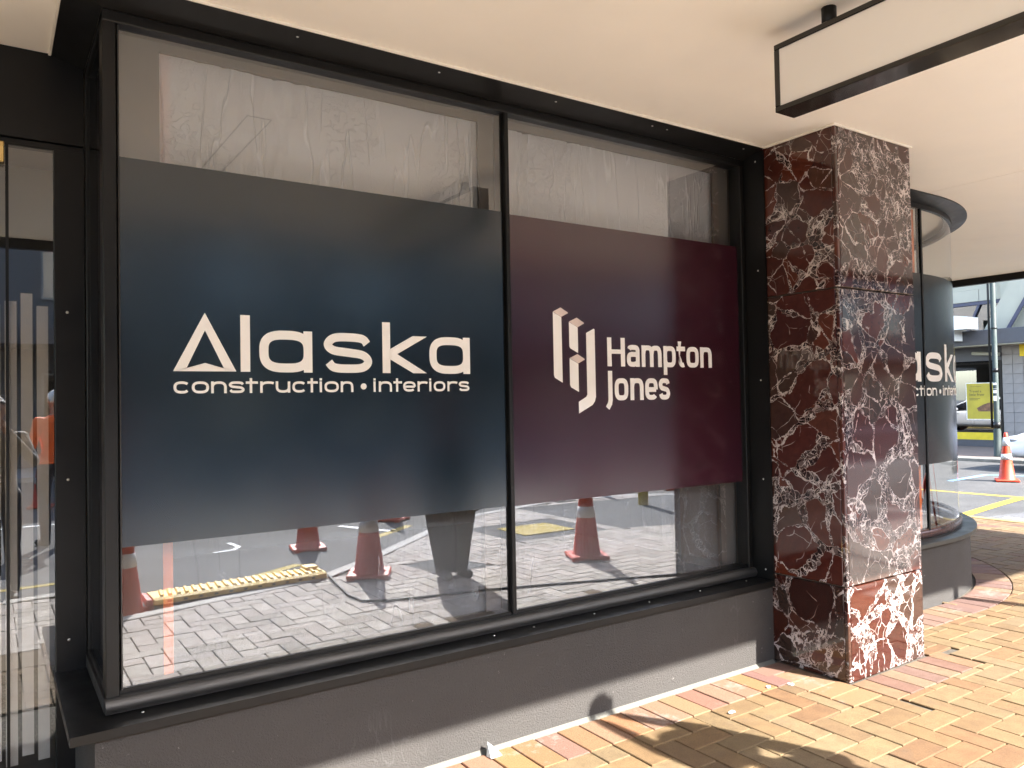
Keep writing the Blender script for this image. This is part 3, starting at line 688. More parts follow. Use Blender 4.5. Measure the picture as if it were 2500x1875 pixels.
def alaska(fn, d0, d1, mat, par):
    """the two-line company name; coordinates in metres on the wall"""
    def L_(draw):
        m_ = MB(); draw(m_); part(m_, 'letter', mat, par)
    def Acap(m_):
        P = [(.570,1.6895),(.685,1.915),(.801,1.6895)]; Q = [(.685,1.847),(.617,1.700),(.685,1.722),(.755,1.700)]
        # outer triangle minus arrow-shaped counter, as a fan of quads
        V = P + Q; F = [(0,1,3,4),(1,2,6,3),(0,4,5),(5,6,2),(0,5,2)]
        vs = [fn(u, v, d1) for u, v in V] + [fn(u, v, d0) for u, v in V]
        fs = [tuple(f)[::-1] for f in F] + [(0,1,8,7),(1,2,9,8),(2,0,7,9)]
        m_.add(vs, fs)
    L_(Acap)
    L_(lambda m_: m_.ribbon([(.8365,1.689),(.8365,1.913)], .037, fn, d0, d1))
    L_(lambda m_: glyph(m_, 'a', .891, 1.108, 1.687, 1.857, .0362, fn, d0, d1, 3.0))
    L_(lambda m_: glyph(m_, 's', 1.158, 1.374, 1.687, 1.856, .0355, fn, d0, d1))
    def kk(m_):
        m_.ribbon([(1.442,1.687),(1.442,1.910)], .037, fn, d0, d1)
        m_.prism([(1.459,1.792),(1.570,1.853),(1.642,1.853),(1.494,1.771),(1.640,1.687),(1.572,1.687),(1.459,1.748)][::-1], fn, d0, d1)
    L_(kk)
    L_(lambda m_: glyph(m_, 'a', 1.654, 1.867, 1.685, 1.854, .0362, fn, d0, d1, 3.0))
    m_ = MB(); z0, z1, asc, w_ = 1.605, 1.651, 1.664, .0098
    for ch, a, b in (('c',.571,.629),('o',.636,.698),('n',.706,.764),('s',.772,.832),('t',.837,.884),('r',.893,.945),('u',.955,1.014),('c',1.023,1.081),('t',1.086,1.130),('i',1.138,1.148),('o',1.159,1.221),('n',1.230,1.286),
                      ('i',1.379,1.389),('n',1.404,1.466),('t',1.474,1.515),('e',1.521,1.582),('r',1.592,1.640),('i',1.651,1.661),('o',1.674,1.733),('r',1.745,1.795),('s',1.805,1.862)):
        glyph(m_, ch, a, b, z0, z1, w_, fn, d0, d1, 2.6, asc)
    m_.prism([(1.3335+.0135*cos(2*pi*k/16), 1.629+.0135*sin(2*pi*k/16)) for k in range(16)], fn, d0, d1)
    part(m_, 'lettering', mat, par)
def flip(fn): return lambda u, v, d: fn(u, v, d)
b1 = part(MB().box(.394, 2.061, -.0035, -.0012, 1.050, 2.4735), 'banner', navy, dw); b1['label'] = 'navy vinyl banner with white construction company name'
alaska(W3, -.0036, -.0052, whitep, b1)
b2 = part(MB().box(2.1055, 3.7655, -.0035, -.0012, 1.047, 2.467), 'banner', maroon, dw); b2['label'] = 'maroon vinyl banner with white logo and company name'
D0, D1 = -.0036, -.0052
for P in ([(2.359,2.001),(2.412,1.977),(2.413,1.644),(2.365,1.668),(2.359,1.680)], [(2.461,1.954),(2.517,1.928),(2.517,1.796),(2.466,1.820),(2.461,1.830)], [(2.461,1.767),(2.517,1.741),(2.517,1.596),(2.467,1.620),(2.461,1.632)],
          [(2.573,1.902),(2.624,1.926),(2.630,1.922),(2.630,1.569),(2.622,1.545),(2.606,1.527),(2.516,1.485),(2.516,1.545),(2.566,1.570),(2.573,1.580)]):
    m_ = MB(); m_.prism(P, W3, D0, D1); part(m_, 'logo_bar', whitep, b2)
for P in ([(2.359,2.003),(2.408,2.026),(2.450,2.005),(2.456,2.000),(2.412,1.979)], [(2.461,1.956),(2.512,1.979),(2.554,1.957),(2.560,1.951),(2.517,1.930)], [(2.461,1.769),(2.512,1.791),(2.554,1.769),(2.560,1.763),(2.517,1.743)]):
    m_ = MB(); m_.prism(P[::-1], W3, D0, D1); part(m_, 'logo_top', simple('logo_shade', (.70, .60, .56), .45) if 'logo_shade' not in MATS else MATS['logo_shade'], b2)
def HJ(draw):
    m_ = MB(); draw(m_); part(m_, 'letter', whitep, b2)
def Hc(m_):
    for x in (2.7295, 2.825): m_.ribbon([(x,1.730),(x,1.884)], .029, W3, D0, D1)
    m_.ribbon([(2.72,1.809),(2.83,1.809)], .023, W3, D0, D1-.0004)
HJ(Hc)
zb, zx, ww = 1.729, 1.848, .0265
for ch, a, b in (('A2',2.854,2.946),('m',2.962,3.112),('p',3.128,3.223),('T2',3.232,3.299),('o',3.311,3.410),('n',3.424,3.520)):
    HJ(lambda m_: glyph(m_, ch, a, b, zb, zx, ww, W3, D0, D1, 3.4, 1.877, 1.686))
HJ(lambda m_: m_.ribbon([(2.7310,1.706),(2.7310,1.552),(2.727,1.532),(2.710,1.508)], .029, W3, D0, D1))
for ch, a, b in (('o',2.762,2.858),('n',2.874,2.970),('e',2.983,3.077),('s',3.087,3.172)):
    HJ(lambda m_: glyph(m_, ch, a, b, 1.548, 1.667, ww, W3, D0, D1, 3.2))
# plinth
tag(MB().box(.289, 3.86, -.150, YR+.05, -.1, .4605).build('plinth_wall', plinthm), 'low dark grey rendered plinth wall under the two-pane window', 'wall')
# ---- glazing interior: surround boards, film and orange timbers, the room
room = empty('shop_interior', (2, 2, 0), label='dim empty shop interior behind the banners', cat='room')
part(MB().box(.40, 7.7, 3.0, 3.1, 0, 3.0), 'back_wall', roomm, room); part(MB().box(.40, 5.86, .10, 3.0, .40, .455), 'raised_floor', roomm, room)
part(MB().box(.40, 5.86, .22, 3.0, 2.995, 3.03), 'ceiling', roomm, room); part(MB().box(4.0, 4.06, .6, 3.0, .46, 2.99), 'side_wall', roomm, room); part(MB().box(.385, .40, .64, 3.0, .46, 2.99), 'side_wall', roomm, room)
def surround(x0, x1, ml, mr, mt, label):
    e_ = empty('window_surround', ((x0+x1)/2, .09, .5), label=label, cat='board')
    part(MB().box(x0, x0+ml, .085, .10, .50, 2.985), 'board', board, e_); part(MB().box(x1-mr, x1, .085, .10, .50, 2.985), 'board', board, e_)
    part(MB().box(x0+ml+.0005, x1-mr-.0005, .085, .10, 2.985-mt, 2.985), 'board', board, e_)
surround(.40, 2.075, .145, .085, .055, 'taupe lining boards round the inside of the left pane')
surround(2.092, 3.80, .075, .13, .055, 'taupe lining boards round the inside of the right pane')
def film(name, x0, x1, z0, z1, y, label, seed, fm):
    rnd = random.Random(seed); nx, nz = 90, 60; vs = []; fs = []
    folds = [(rnd.uniform(x0, x0+(x1-x0)*.45), rnd.uniform(-.25, .25), rnd.uniform(.006, .014), rnd.uniform(.004, .010)) for _ in range(16)]
    ph = [rnd.uniform(0, 6) for _ in range(6)]
    for j in range(nz+1):
        for i in range(nx+1):
            x = x0+(x1-x0)*i/nx; z = z0+(z1-z0)*j/nz; d = .008*sin(3*x+ph[0])*sin(2*z+ph[1]) + .004*sin(9*x+2*z+ph[2])
            for fx, sl, wd, am in folds: d += am*math.exp(-((x-fx-sl*(z-z1)) / wd)**2)
            ra = atan2(z1-.35-z, x-x0+.02); d += .006*sin(ra*26+ph[3])*math.exp(-hypot(x-x0, z-z1+.35)/.35)
            vs.append((x, y+d, z))
    for j in range(nz):
        for i in range(nx): a = j*(nx+1)+i; fs.append((a, a+1, a+nx+2, a+nx+1))
    return tag(MB().add(vs, fs, 0, True).build(name, fm), label, 'plastic sheet')
film('plastic_sheet', .535, 2.0, 1.72, 2.94, .125, 'milky plastic sheet made denser for brightness behind the left pane above the navy banner', 3, filmm)
film('plastic_sheet', 2.160, 3.70, 1.72, 2.94, .125, 'milky plastic sheet made denser for brightness behind the right pane above the maroon banner', 5, filmm)
film('plastic_sheet', .535, 2.0, .47, 1.70, .125, 'plastic sheet made clearer to cut bright haze behind the left pane below the navy banner', 7, filmt)
film('plastic_sheet', 2.160, 3.70, .47, 1.70, .125, 'plastic sheet made clearer to cut bright haze behind the right pane below the maroon banner', 9, filmt)
tag(MB().cbox(.535, .592, .145, .19, .456, 2.98, .003).build('orange_post', orangew), 'orange painted timber post behind the left edge of the left pane', 'post')
# ================================================================ recessed door on the left
dr = empty('glass_door', (-.3, YR, 0), label='glass entrance door with frosted vertical stripes at the far left', cat='door')
part(MB().box(-1.0, .052, YR, YR+.010, .03, 2.64), 'glass_leaf', glassd, dr); part(MB().box(.064, .222, YR+.002, YR+.012, .03, 2.64), 'glass_leaf', glassd, dr)
part(MB().box(.0525, .0635, YR-.004, YR+.014, .02, 2.65), 'seal', black, dr)
part(MB().cbox(-1.0, .335, YR-.01, YR+.05, 2.642, 2.668, .003).box(-1.0, .222, YR-.01, YR+.05, 0, .028), 'door_frame', black, dr)
k = 0
for x in [i*.0555-.95 for i in range(21)]:
    if x > .17: break
    top = (2.0, 2.035, 1.985)[k % 3]; part(MB().box(x, x+.041, YR+.0125, YR+.0145, .12+.03*(k % 2), top), 'frosted_stripe', frost, dr); k += 1
part(MB().cbox(-.04, .050, YR-.045, YR-.001, 2.555, 2.640, .004), 'door_patch', brass, dr)
part(MB().tube([(.02, YR-.05, 1.12), (.02, YR-.05, .9)], .014).tube([(.02, YR-.05, 1.1), (.02, YR, 1.1)], .008).tube([(.02, YR-.05, .92), (.02, YR, .92)], .008), 'door_handle', blackgloss, dr)
jp = tag(MB().cbox(.2225, .334, YR-.03, YR+.05, .0, 2.641, .002).build('jamb_panel', black), 'tall narrow black metal panel between the door and the bay window', 'panel')
for z in (1.959, 1.261, .60): screw((.268, YR-.031, z), (pi/2, 0, 0), jp)
tag(MB().cbox(-1.2, .334, YR-.028, YR+.05, 2.669, 3.0385, .002).build('fascia_panel', black), 'wide black metal fascia panel above the glass door', 'panel')
tag(MB().box(-12, -1.0, YR, YR+.1, -.05, 3.038).build('facade_wall', plinthm), 'plain dark rendered wall left of the door', 'wall')
tag(MB().box(-1.0, .38, 2.4, 2.5, 0, 3.03).build('lobby_wall', roomm), 'dim lobby wall behind the glass door', 'wall')
# ================================================================ marble column
col = empty('marble_column', (4.21, -.25, 0), label='square column clad in polished red marble with white veins', cat='column')
CX0, CX1, CY0 = 3.833, 4.587, -.634; TJ = .022; g = .0042
part(MB().box(CX0+TJ, CX1-TJ, CY0+TJ, .6, -.05, 3.038), 'core', simple('dark_grout', (.16, .12, .09), .9), col)
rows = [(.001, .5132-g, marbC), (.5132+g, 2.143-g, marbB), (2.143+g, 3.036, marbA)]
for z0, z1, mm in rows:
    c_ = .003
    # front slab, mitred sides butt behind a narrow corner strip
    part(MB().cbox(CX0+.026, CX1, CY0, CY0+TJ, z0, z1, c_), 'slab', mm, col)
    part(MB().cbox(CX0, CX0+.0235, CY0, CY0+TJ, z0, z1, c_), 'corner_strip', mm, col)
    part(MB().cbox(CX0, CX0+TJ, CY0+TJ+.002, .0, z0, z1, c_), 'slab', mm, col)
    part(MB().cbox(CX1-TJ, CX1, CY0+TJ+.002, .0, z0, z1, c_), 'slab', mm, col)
# ================================================================ curved corner bay
cb = empty('curved_window', (5.87, 0, .47), label='curved black framed corner shop window with charcoal banner, right of the column', cat='window')
def bayp(u, off):      # u runs along the wall then round the corner; off = distance outwards
    if u <= BC[0]: return (u, -off)
    a = (u-BC[0])/1.92; return (BC[0]+(1.92+off)*sin(a), BC[1]-(1.92+off)*cos(a))
UE = BC[0]+1.92*pi/2; US = [4.59] + [BC[0]+(UE-BC[0])*k/40 for k in range(41)]
def bayband(prof, mb=None, us=US, mi=0):
    mb = mb or MB(); n_ = len(prof); vs = []; fs = []
    for u in us:
        for off, z in prof: x, y = bayp(u, off); vs.append((x, y, z))
    for i in range(len(us)-1):
        for k in range(n_-1): fs.append((i*n_+k, (i+1)*n_+k, (i+1)*n_+k+1, i*n_+k+1))
    mb.add(vs, fs, mi, True); return mb
def sharp(o, deg=35):
    me = o.data
    try:
        import bmesh
        bm = bmesh.new(); bm.from_mesh(me)
        for e_ in bm.edges:
            if len(e_.link_faces) == 2 and e_.calc_face_angle(0) > radians(deg): e_.smooth = False
        bm.to_mesh(me); bm.free()
    except Exception: pass
    return o
sharp(part(bayband([(.0,.4605),(.121,.4605),(.123,.4625),(.123,.441),(.125,.441),(.125,.470),(.121,.472),(.0,.472)]), 'sill', simple('grey_green_sill', (.022, .024, .021), .4, .0), cb))
sharp(part(bayband([(.125,3.0385),(.125,3.030),(.012,2.996),(-.05,2.996)]), 'head_plate', black, cb))
sharp(part(bayband([(.014,.474),(.016,.476),(.023,.492),(.023,.512),(.016,.527),(.006,.529),(.006,.540),(-.03,.540)]), 'bottom_rail', simple('bronze_rail', (.10, .045, .032), .25, .7), cb))
sharp(part(bayband([(.010,2.998),(.010,2.962),(-.02,2.962)]), 'top_rail', black, cb))
us2 = [u for u in US if u > 5.9]
part(bayband([(0,.54),(0,2.962)], us=[5.880]+us2[1:]), 'glass_pane', glassc, cb); part(MB().box(4.60, 5.8565, 0, .008, .54, 2.962), 'glass_pane', glassc, cb)
part(MB().cbox(5.857, 5.879, -.010, .03, .53, 2.965, .002), 'mullion', black, cb)
def onbay(u, v, d): x, y = bayp(u, -d); return (x, y, v)
cb1 = sharp(part(bayband([(.0012,1.022),(.0035,1.022),(.0035,2.466),(.0012,2.466)], us=[5.8800]+us2[1:]), 'banner', charc, cb)); cb1['label'] = 'charcoal vinyl banner with the construction company name'
part(MB().box(4.62, 5.8562, -.0035, -.0012, 1.022, 2.466), 'banner', charc, cb)
fnb = lambda u, v, d: onbay(5.878+(u-1.158)*1.32, 1.647+(v-1.687)*1.32, d)
alaska(fnb, -.0036, -.0056, whitep, cb1)
sharp(tag(bayband([(.075,-.1),(.075,.4605)]).build('plinth_wall', plinthm), 'curved grey rendered plinth wall under the corner window', 'wall'))
tag(MB().cbox(5.915, 5.965, .10, .16, .46, 2.99, .003).build('orange_post', orangew), 'orange painted timber post inside the curved corner window', 'post')
# coiled offcuts on the curved window floor
part(MB().tube([(6.2,.9,.5),(6.25,1.1,.9),(6.4,1.15,1.3)], .02, 8), 'conduit', conem, room); part(MB().box(6.45,6.65,.75,.9,.456,.70), 'carton', litterm, room)
part(MB().prism([(5.87, .13), (6.9, .45), (7.5, 1.3), (7.5, 3.0), (5.87, 3.0)], lambda u, v, d: (u, v, d), .456, .47), 'raised_floor', roomm, room)
# ================================================================ canopy
can = empty('street_canopy', (3, -1.5, 3.04), label='cream lined street canopy over the footpath', cat='canopy')
CE = -3.59; CXE = 10.62
for x0, x1 in ((-14, 5.758), (5.764, CXE-.08)):
    part(MB().box(x0, x1, CE+.08, 40 if x1 > 6 else YR+.05, 3.04, 3.06), 'soffit', soffitm, can)
part(MB().box(5.7585, 5.7635, CE+.08, YR, 3.046, 3.062), 'joint', hatchm, can)
part(MB().box(-14, CXE, CE, CE+.079, 2.955, 3.36), 'fascia', black, can); part(MB().box(CXE-.079, CXE, CE+.0795, 40, 2.955, 3.36), 'fascia', black, can)
part(MB().box(-14, CXE-.08, CE+.08, 40, 3.30, 3.34), 'roof', steel, can)
part(MB().cbox(.22, 3.83, -.190, -.1765, 3.029, 3.0395, .002).cbox(3.816, CX1+.012, CY0-.013, CY0-.0005, 3.029, 3.0395, .002).cbox(CX1+.0005, CX1+.012, CY0, -.18, 3.029, 3.0395, .002).cbox(3.8185, 3.8325, CY0, -.191, 3.029, 3.0395, .002).cbox(.203, .2145, -.19, YR-.03, 3.029, 3.0395, .002), 'bead', beadm, can)
hm = MB(); hx0, hx1, hy0, hy1 = 1.09, 1.22, -2.3, -.87
for a in ((hx0,hx0+.006,hy0,hy1),(hx1-.006,hx1,hy0,hy1),(hx0+.0065,hx1-.0065,hy0,hy0+.006),(hx0+.0065,hx1-.0065,hy1-.006,hy1)): hm.box(*a, 3.036, 3.0395)
part(hm, 'access_panel_trim', hatchm, can)
tag(MB().box(-14, 7.78, YR+.12, 20, 3.07, 13).box(-14, -1.0, YR+.12, 20, 0, 3.069).build('shop_building', simple('upper_facade', (.45, .41, .35), .8, 0, .1, 1)), 'upper storeys of the corner building above the canopy', 'building')
# ================================================================ hanging lightbox sign
sg = empty('lightbox_sign', (2.67, -2.0, 2.7), label='blank cream lightbox sign with black frame hung under the canopy', cat='sign')
sx0, sx1, sy0, sy1, sz0, sz1 = 2.616, 2.735, -2.9, -1.169, 2.69, 2.962
fw = .022
part(MB().cbox(sx0, sx1, sy0, sy1, sz0, sz0+fw, .002).cbox(sx0, sx1, sy0, sy1, sz1-fw, sz1, .002).cbox(sx0, sx1, sy1-fw, sy1, sz0+fw+.0005, sz1-fw-.0005, .002).cbox(sx0, sx1, sy0, sy0+fw, sz0+fw+.0005, sz1-fw-.0005, .002), 'sign_frame', blackgloss, sg)
part(MB().box(sx0+.006, sx1-.006, sy0+fw, sy1-fw, sz0+fw, sz1-fw), 'sign_panel', panelw, sg)
for y in (-1.38, -2.65): part(MB().tube([(2.675, y, 2.9625), (2.675, y, 3.039)], .028, 16), 'stem', black, sg)
# ================================================================ far side of the cross street
FX = 24.0
fb = empty('tiled_shop_building', (FX, 8, 0), label='cream building across the side street with grey tiled shopfront and dark canopy', cat='building')
creamf = simple('cream_facade', (.36, .345, .27), .8, 0, .06, 1.5); navyf = simple('navy_metal', (.035, .04, .075), .4); slate = simple('slate_fascia', (.06, .062, .07), .5)
tilem = simple('grey_tile', (.24, .225, .21), .35, 0, .10, 3); groutm = simple('grout', (.16, .15, .14), .9); intm = simple('far_interior', (.035, .032, .03), .9, 0, .3, 1)
F3 = lambda y, z, d: (FX-d, y, z)
part(MB().box(FX+.06, FX+6, -8, 7.46, -.05, 9).box(FX+3, FX+6, 7.47, 40, -.05, 9).box(FX+.06, FX+3, 7.47, 40, 5.2, 9), 'wall', creamf, fb)
tw = part(MB().box(FX+.02, FX+.058, 3.0, 7.46, .0, 2.92), 'tiled_wall', groutm, fb)
tb = MB(); tb.cbox(-.02, 0, -.134, .134, -.134, .134, .004); tm_ = tb.mesh('tile', tilem)
for i in range(16):
    for j in range(10):
        o = bpy.data.objects.new('tile', tm_); C.objects.link(o); o.location = (FX+.0195, 7.31-.275*i, .30+.275*j); child(o, tw)
part(MB().box(FX+.9, FX+1.0, 7.47, 30, 0, 5.1), 'shop_interior', intm, fb)
part(MB().box(FX+.10, FX+.12, 7.5, 20, .42, 2.50), 'shop_glass', glassf, fb)
part(MB().box(FX+.02, FX+.10, 7.47, 20, .0, .19).box(FX+.02, FX+.10, 7.47, 20, 2.50, 2.92), 'shop_base', slate, fb)
part(MB().box(FX+.03, FX+.095, 7.72, 20, .195, .405), 'yellow_band', simple('yellow_panel', (.62, .47, .02), .5), fb)
fr_ = MB()
for y in (7.48, 8.86, 10.3, 11.8): fr_.box(FX+.03, FX+.0955, y, y+.06, .41, 2.495)
fr_.box(FX+.03, FX+.0955, 7.545, 20, .41, .45); part(fr_, 'shop_frame', black, fb)
for y, h_, m_ in ((8.6, 1.9, 'redpillar'), (9.4, 1.6, 'paledoor'), (10.6, 2.1, 'redpillar')):
    part(MB().box(FX+.6, FX+.7, y, y+.35, .2, .3+h_), 'display_stand', MATS.get(m_) or simple(m_, (.16, .05, .03) if m_ == 'redpillar' else (.35, .34, .32), .6), fb)
po = part(MB().box(FX+.070, FX+.088, 7.69, 8.49, .78, 1.86), 'poster', simple('poster_white', (.75, .74, .70), .5), fb)
yp = simple('poster_yellow', (.42, .34, .03), .5, 0, .2, 2)
child(MB().box(FX+.066, FX+.0695, 7.71, 8.47, .80, 1.84).build('poster_print', yp), po)
def text(body, size, loc, rot, mat, par, name='lettering', ext=.0006, align='LEFT'):
    cu = bpy.data.curves.new(name, 'FONT'); cu.body = body; cu.size = size; cu.extrude = ext; cu.align_x = align
    t_ = bpy.data.objects.new('tmp', cu); C.objects.link(t_); dg = bpy.context.evaluated_depsgraph_get(); me = bpy.data.meshes.new_from_object(t_.evaluated_get(dg))
    bpy.data.objects.remove(t_); me.materials.clear(); me.materials.append(mat)
    o = bpy.data.objects.new(name, me); C.objects.link(o); o.location = loc; o.rotation_euler = rot; child(o, par); return o
inkm = simple('poster_ink', (.02, .03, .02), .6); RF = (pi/2, 0, -pi/2)
text('Travel a', .105, (FX+.0645, 8.40, 1.58), RF, inkm, po); text('little freer', .105, (FX+.0645, 8.40, 1.48), RF, inkm, po)
text('Travel Insurance', .045, (FX+.0645, 8.36, 1.74), RF, inkm, po)
for k_, z in enumerate((1.39, 1.355)): child(MB().box(FX+.064, FX+.0655, 8.10+.06*k_, 8.40, z, z+.012).build('small_print', inkm), po)
child(MB().prism([(7.75,1.02),(8.15,1.02),(8.2,1.12),(8.02,1.22),(7.85,1.28),(7.74,1.26)], F3, -.0655, -.063).build('poster_picture', simple('poster_picture', (.16, .08, .04), .6, 0, .6, 9)), po)
part(MB().cbox(FX-.7, FX+.02, -8, 30, 2.925, 3.345, .01), 'shop_canopy', slate, fb)
part(MB().box(FX-.68, FX+.01, -8, 30, 2.90, 2.924), 'canopy_soffit', creamf, fb)
part(MB().tube([(FX-.1, 7.46, 2.66), (FX-.1, 8.2, 2.72)], .05, 10), 'lamp_tube', creamf, fb)
part(MB().box(FX+.30, FX+.33, 6.0, 30, 3.35, 4.16), 'clerestory_glass', glassf, fb)
part(MB().box(FX+1.0, FX+1.1, 3.0, 30, 3.35, 4.2), 'upper_interior', simple('upper_room', (.30, .31, .28), .9), fb)
part(MB().box(FX+.22, FX+.36, 5.0, 30, 4.165, 4.27), 'lintel', navyf, fb)
for y, y_ in ((7.47, 8.10), (8.115, 9.385), (9.4, 10.68), (10.7, 12)):
    part(MB().box(FX+.2, FX+.5, y, y_, 4.275, 4.62), 'cream_panel', creamf, fb)
part(MB().box(FX+.25, FX+.6, 5, 30, 4.63, 5.2), 'parapet', creamf, fb)
for y0, y1 in ((8.10, 8.45), (9.3, 9.65), (10.5, 10.85)):
    part(MB().prism([(y0,4.16),(y0+.07,4.16),(y1+.07,3.36),(y1,3.36)], F3, -.28, -.22), 'raking_mullion', navyf, fb)
part(MB().prism([(7.30,4.34),(6.92,5.1),(6.0,5.1),(6.0,4.3),(6.70,4.30),(7.17,3.346),(7.85,3.346)], F3, -.6, .15), 'buttress', creamf, fb)
part(MB().prism([(6.55,4.34),(6.66,4.34),(7.24,3.346),(7.13,3.346)], F3, .152, .20), 'raking_mullion', navyf, fb)
bs = empty('box_sign', (FX-.9, 8.2, 3.1), label='white L-shaped box sign on the dark canopy across the street', cat='sign')
part(MB().prism([(7.72,3.36),(7.72,3.70),(8.28,3.79),(8.28,3.06),(8.16,3.06),(8.16,3.36)], lambda y, z, d: (FX-d, y, z), .72, 1.35), 'sign_face', simple('sign_white', (.72, .72, .66), .5), bs)
part(MB().box(FX-1.35, FX-.72, 8.2815, 8.52, 3.07, 3.785), 'sign_side', creamf, bs)
ys = empty('yellow_sign', (FX-.3, 6.6, 2.6), label='plain yellow sign on the tiled wall under the dark canopy', cat='sign')
part(MB().cbox(FX-.04, FX+.018, 6.0, 6.97, 2.57, 2.90, .004), 'sign_face', simple('sign_yellow', (.80, .58, .01), .5), ys)
# street pole with pipe
pl = empty('street_pole', (20.45, 6.04, 0), label='dark green street pole with black pipe and stickers by the far kerb', cat='pole')
greenp = simple('green_pole', (.016, .027, .023), .7, 0, .3, 3)
part(MB().tube([(20.45,6.04,0),(20.45,6.04,.02),(20.45,6.04,.62),(20.45,6.04,.68),(20.45,6.04,7)], [.11,.085,.085,.062,.055], 16), 'shaft', greenp, pl)
part(MB().tube([(20.42,6.14,.7),(20.42,6.14,7)], .025, 10), 'pipe', black, pl)
part(MB().tube([(20.45,6.04,.70),(20.45,6.04,.84)], .082, 16), 'collar', black, pl)
for z, h_ in ((1.55,.10),(1.75,.05),(1.36,.12),(1.62,.04)): part(MB().box(20.375,20.386,6.005,6.07,z,z+h_), 'sticker', litterm, pl)
part(MB().tube([(20.45,6.04,3.13),(20.45,6.04,3.16)], .072, 16), 'clamp', black, pl); part(MB().tube([(20.45,6.04,2.06),(20.45,6.04,2.16)], .066, 16), 'clamp', black, pl)
# ================================================================ opposite side of the front street (seen only in reflections)
ob = empty('office_building', (0, -22, 0), label='grey office building across the front street seen in the glass', cat='building')
gf = simple('grey_facade', (.11, .112, .115), .8, 0, .08, 1); lf = simple('light_facade', (.25, .245, .23), .8, 0, .08, 1)
part(MB().box(-40, 95, -34, -20, 0, 9), 'wall', gf, ob)
part(MB().box(-40, 95, -19.999, -18.0, 3.2, 3.6), 'awning', slate, ob)
wm = MB(); wm.box(-.8, .8, 0, .04, 0, 1.6); wme = wm.mesh('window', glassf); fm_ = MB()
for a in ((-.86,-.8,-.06,1.66),(.8,.86,-.06,1.66)): fm_.box(a[0],a[1],-.01,.06,a[2],a[3])
fm_.box(-.799,.799,-.01,.06,1.6,1.66).box(-.799,.799,-.01,.06,-.06,0); fme = fm_.mesh('window_frame', lf)
for zf in (.9, 4.6):
    for k_ in range(28):
        o = bpy.data.objects.new('window', wme); C.objects.link(o); o.location = (-26+k_*4, -19.99, zf); child(o, ob)
        o2 = bpy.data.objects.new('window_frame', fme); C.objects.link(o2); o2.location = o.location; child(o2, o) if False else child(o2, ob)
fpa = MB().box(-60, 100, -20, -16.5, -.3, .03).build('footpath', kerbm); tag(fpa, kind='structure')
# ================================================================ traffic cones
def make_cone():
    e_ = empty('traffic_cone')
    b_ = MB(); b_.cbox(-.19, .19, -.19, .19, .012, .045, .012)
    for sx in (-1, 1):
        for sy in (-1, 1): b_.box(sx*.15-.03, sx*.15+.03, sy*.15-.03, sy*.15+.03, 0, .013)
    b_.build('base', conem, e_)
    r = lambda z: .135 + (.032-.135)*(z-.045)/(.885-.045)
    MB().lathe([(r(.045)+.012, .045), (r(.06), .06), (r(.40), .40), (r(.75), .75), (r(.885), .885), (.024, .90), (0, .90)], n=24).build('body', conem, e_)
    for z0, z1 in ((.405, .510), (.655, .812)):
        MB().lathe([(r(z0), z0), (r(z0)+.003, z0), (r(z1)+.003, z1), (r(z1), z1)], n=24).build('reflective_band', bandm, e_)
    return e_
cone0 = make_cone()
CONES = [((15.5,3.68,RZ), .5, 'orange traffic cone with two white bands on the road beyond the curved window'),
 ((.86,-3.60,RZ), .3, 'orange traffic cone mirrored at the lower left edge of the left pane'),
 ((2.98,-5.50,RZ), .2, 'orange traffic cone on the road behind the yellow ramp in the left pane reflection'),
 ((2.84,-3.46,0), .5, 'orange traffic cone on the kerb beside the yellow ramp in the left pane reflection'),
 ((4.68,-6.9,RZ), .9, 'farthest orange traffic cone on the road in the left pane reflection'),
 ((4.88,-2.86,0), .45, 'orange traffic cone on the paving in the right pane reflection'),
 ((.70,-10.9,RZ), .2, 'orange traffic cone mirrored in the glass door at the far left'),
 ((8.4,-7.0,RZ), .1, 'orange traffic cone on the road behind the paving in the right pane reflection'),
 ((10.2,-6.9,RZ), .4, 'orange traffic cone at the street corner in the right pane reflection')]
for i, (p, rz, lb) in enumerate(CONES):
    o = cone0 if i == 0 else copy_tree(cone0)
    o.location = p; o.rotation_euler = (0, 0, rz); tag(o, lb, 'traffic cone', 'traffic cones round the works')
# ================================================================ yellow kerb ramp
rp = empty('kerb_ramp', (1.78, -3.6, RZ), label='yellow rubber kerb ramp with grip ribs lying at the kerb', cat='ramp')
rx0, rx1 = 1.06, 2.50
sl_ = lambda x: -.068*(x-rx0)      # follows the kerb line
rm = MB(); A_ = [(-3.52,.045),(-3.55,.060),(-3.84,.050),(-3.98,-.0785)]
vs_ = []
for x in (rx0, rx1):
    for y, z in A_: vs_.append((x, y+sl_(x), z))
    vs_.append((x, -3.52+sl_(x), .008))
rm.add(vs_, [(0,1,6,5),(1,2,7,6),(2,3,8,7),(0,5,9,4),(0,4,3,2,1),(5,6,7,8,9),(4,9,8,3)])
part(rm, 'body', rubbery, rp)
for k_ in range(22):
    x = rx0+.05+k_*.0635; rb = MB()
    q = lambda dx, y, z: (x+dx, y+sl_(x), z)
    rb.add([q(0,-3.565,.0600),q(.034,-3.565,.0600),q(.064,-3.83,.0508),q(.030,-3.83,.0508),q(.008,-3.575,.074),q(.026,-3.575,.074),q(.056,-3.82,.064),q(.038,-3.82,.064)],
           [(4,5,6,7),(0,1,5,4),(1,2,6,5),(2,3,7,6),(3,0,4,7)]); part(rb, 'grip_rib', rubbery, rp)
for k_ in range(11):
    x = rx0+.10+k_*.12; part(MB().box(x, x+.03, -3.5195+sl_(x), -3.517+sl_(x), .018, .034), 'slot', rubberk, rp)
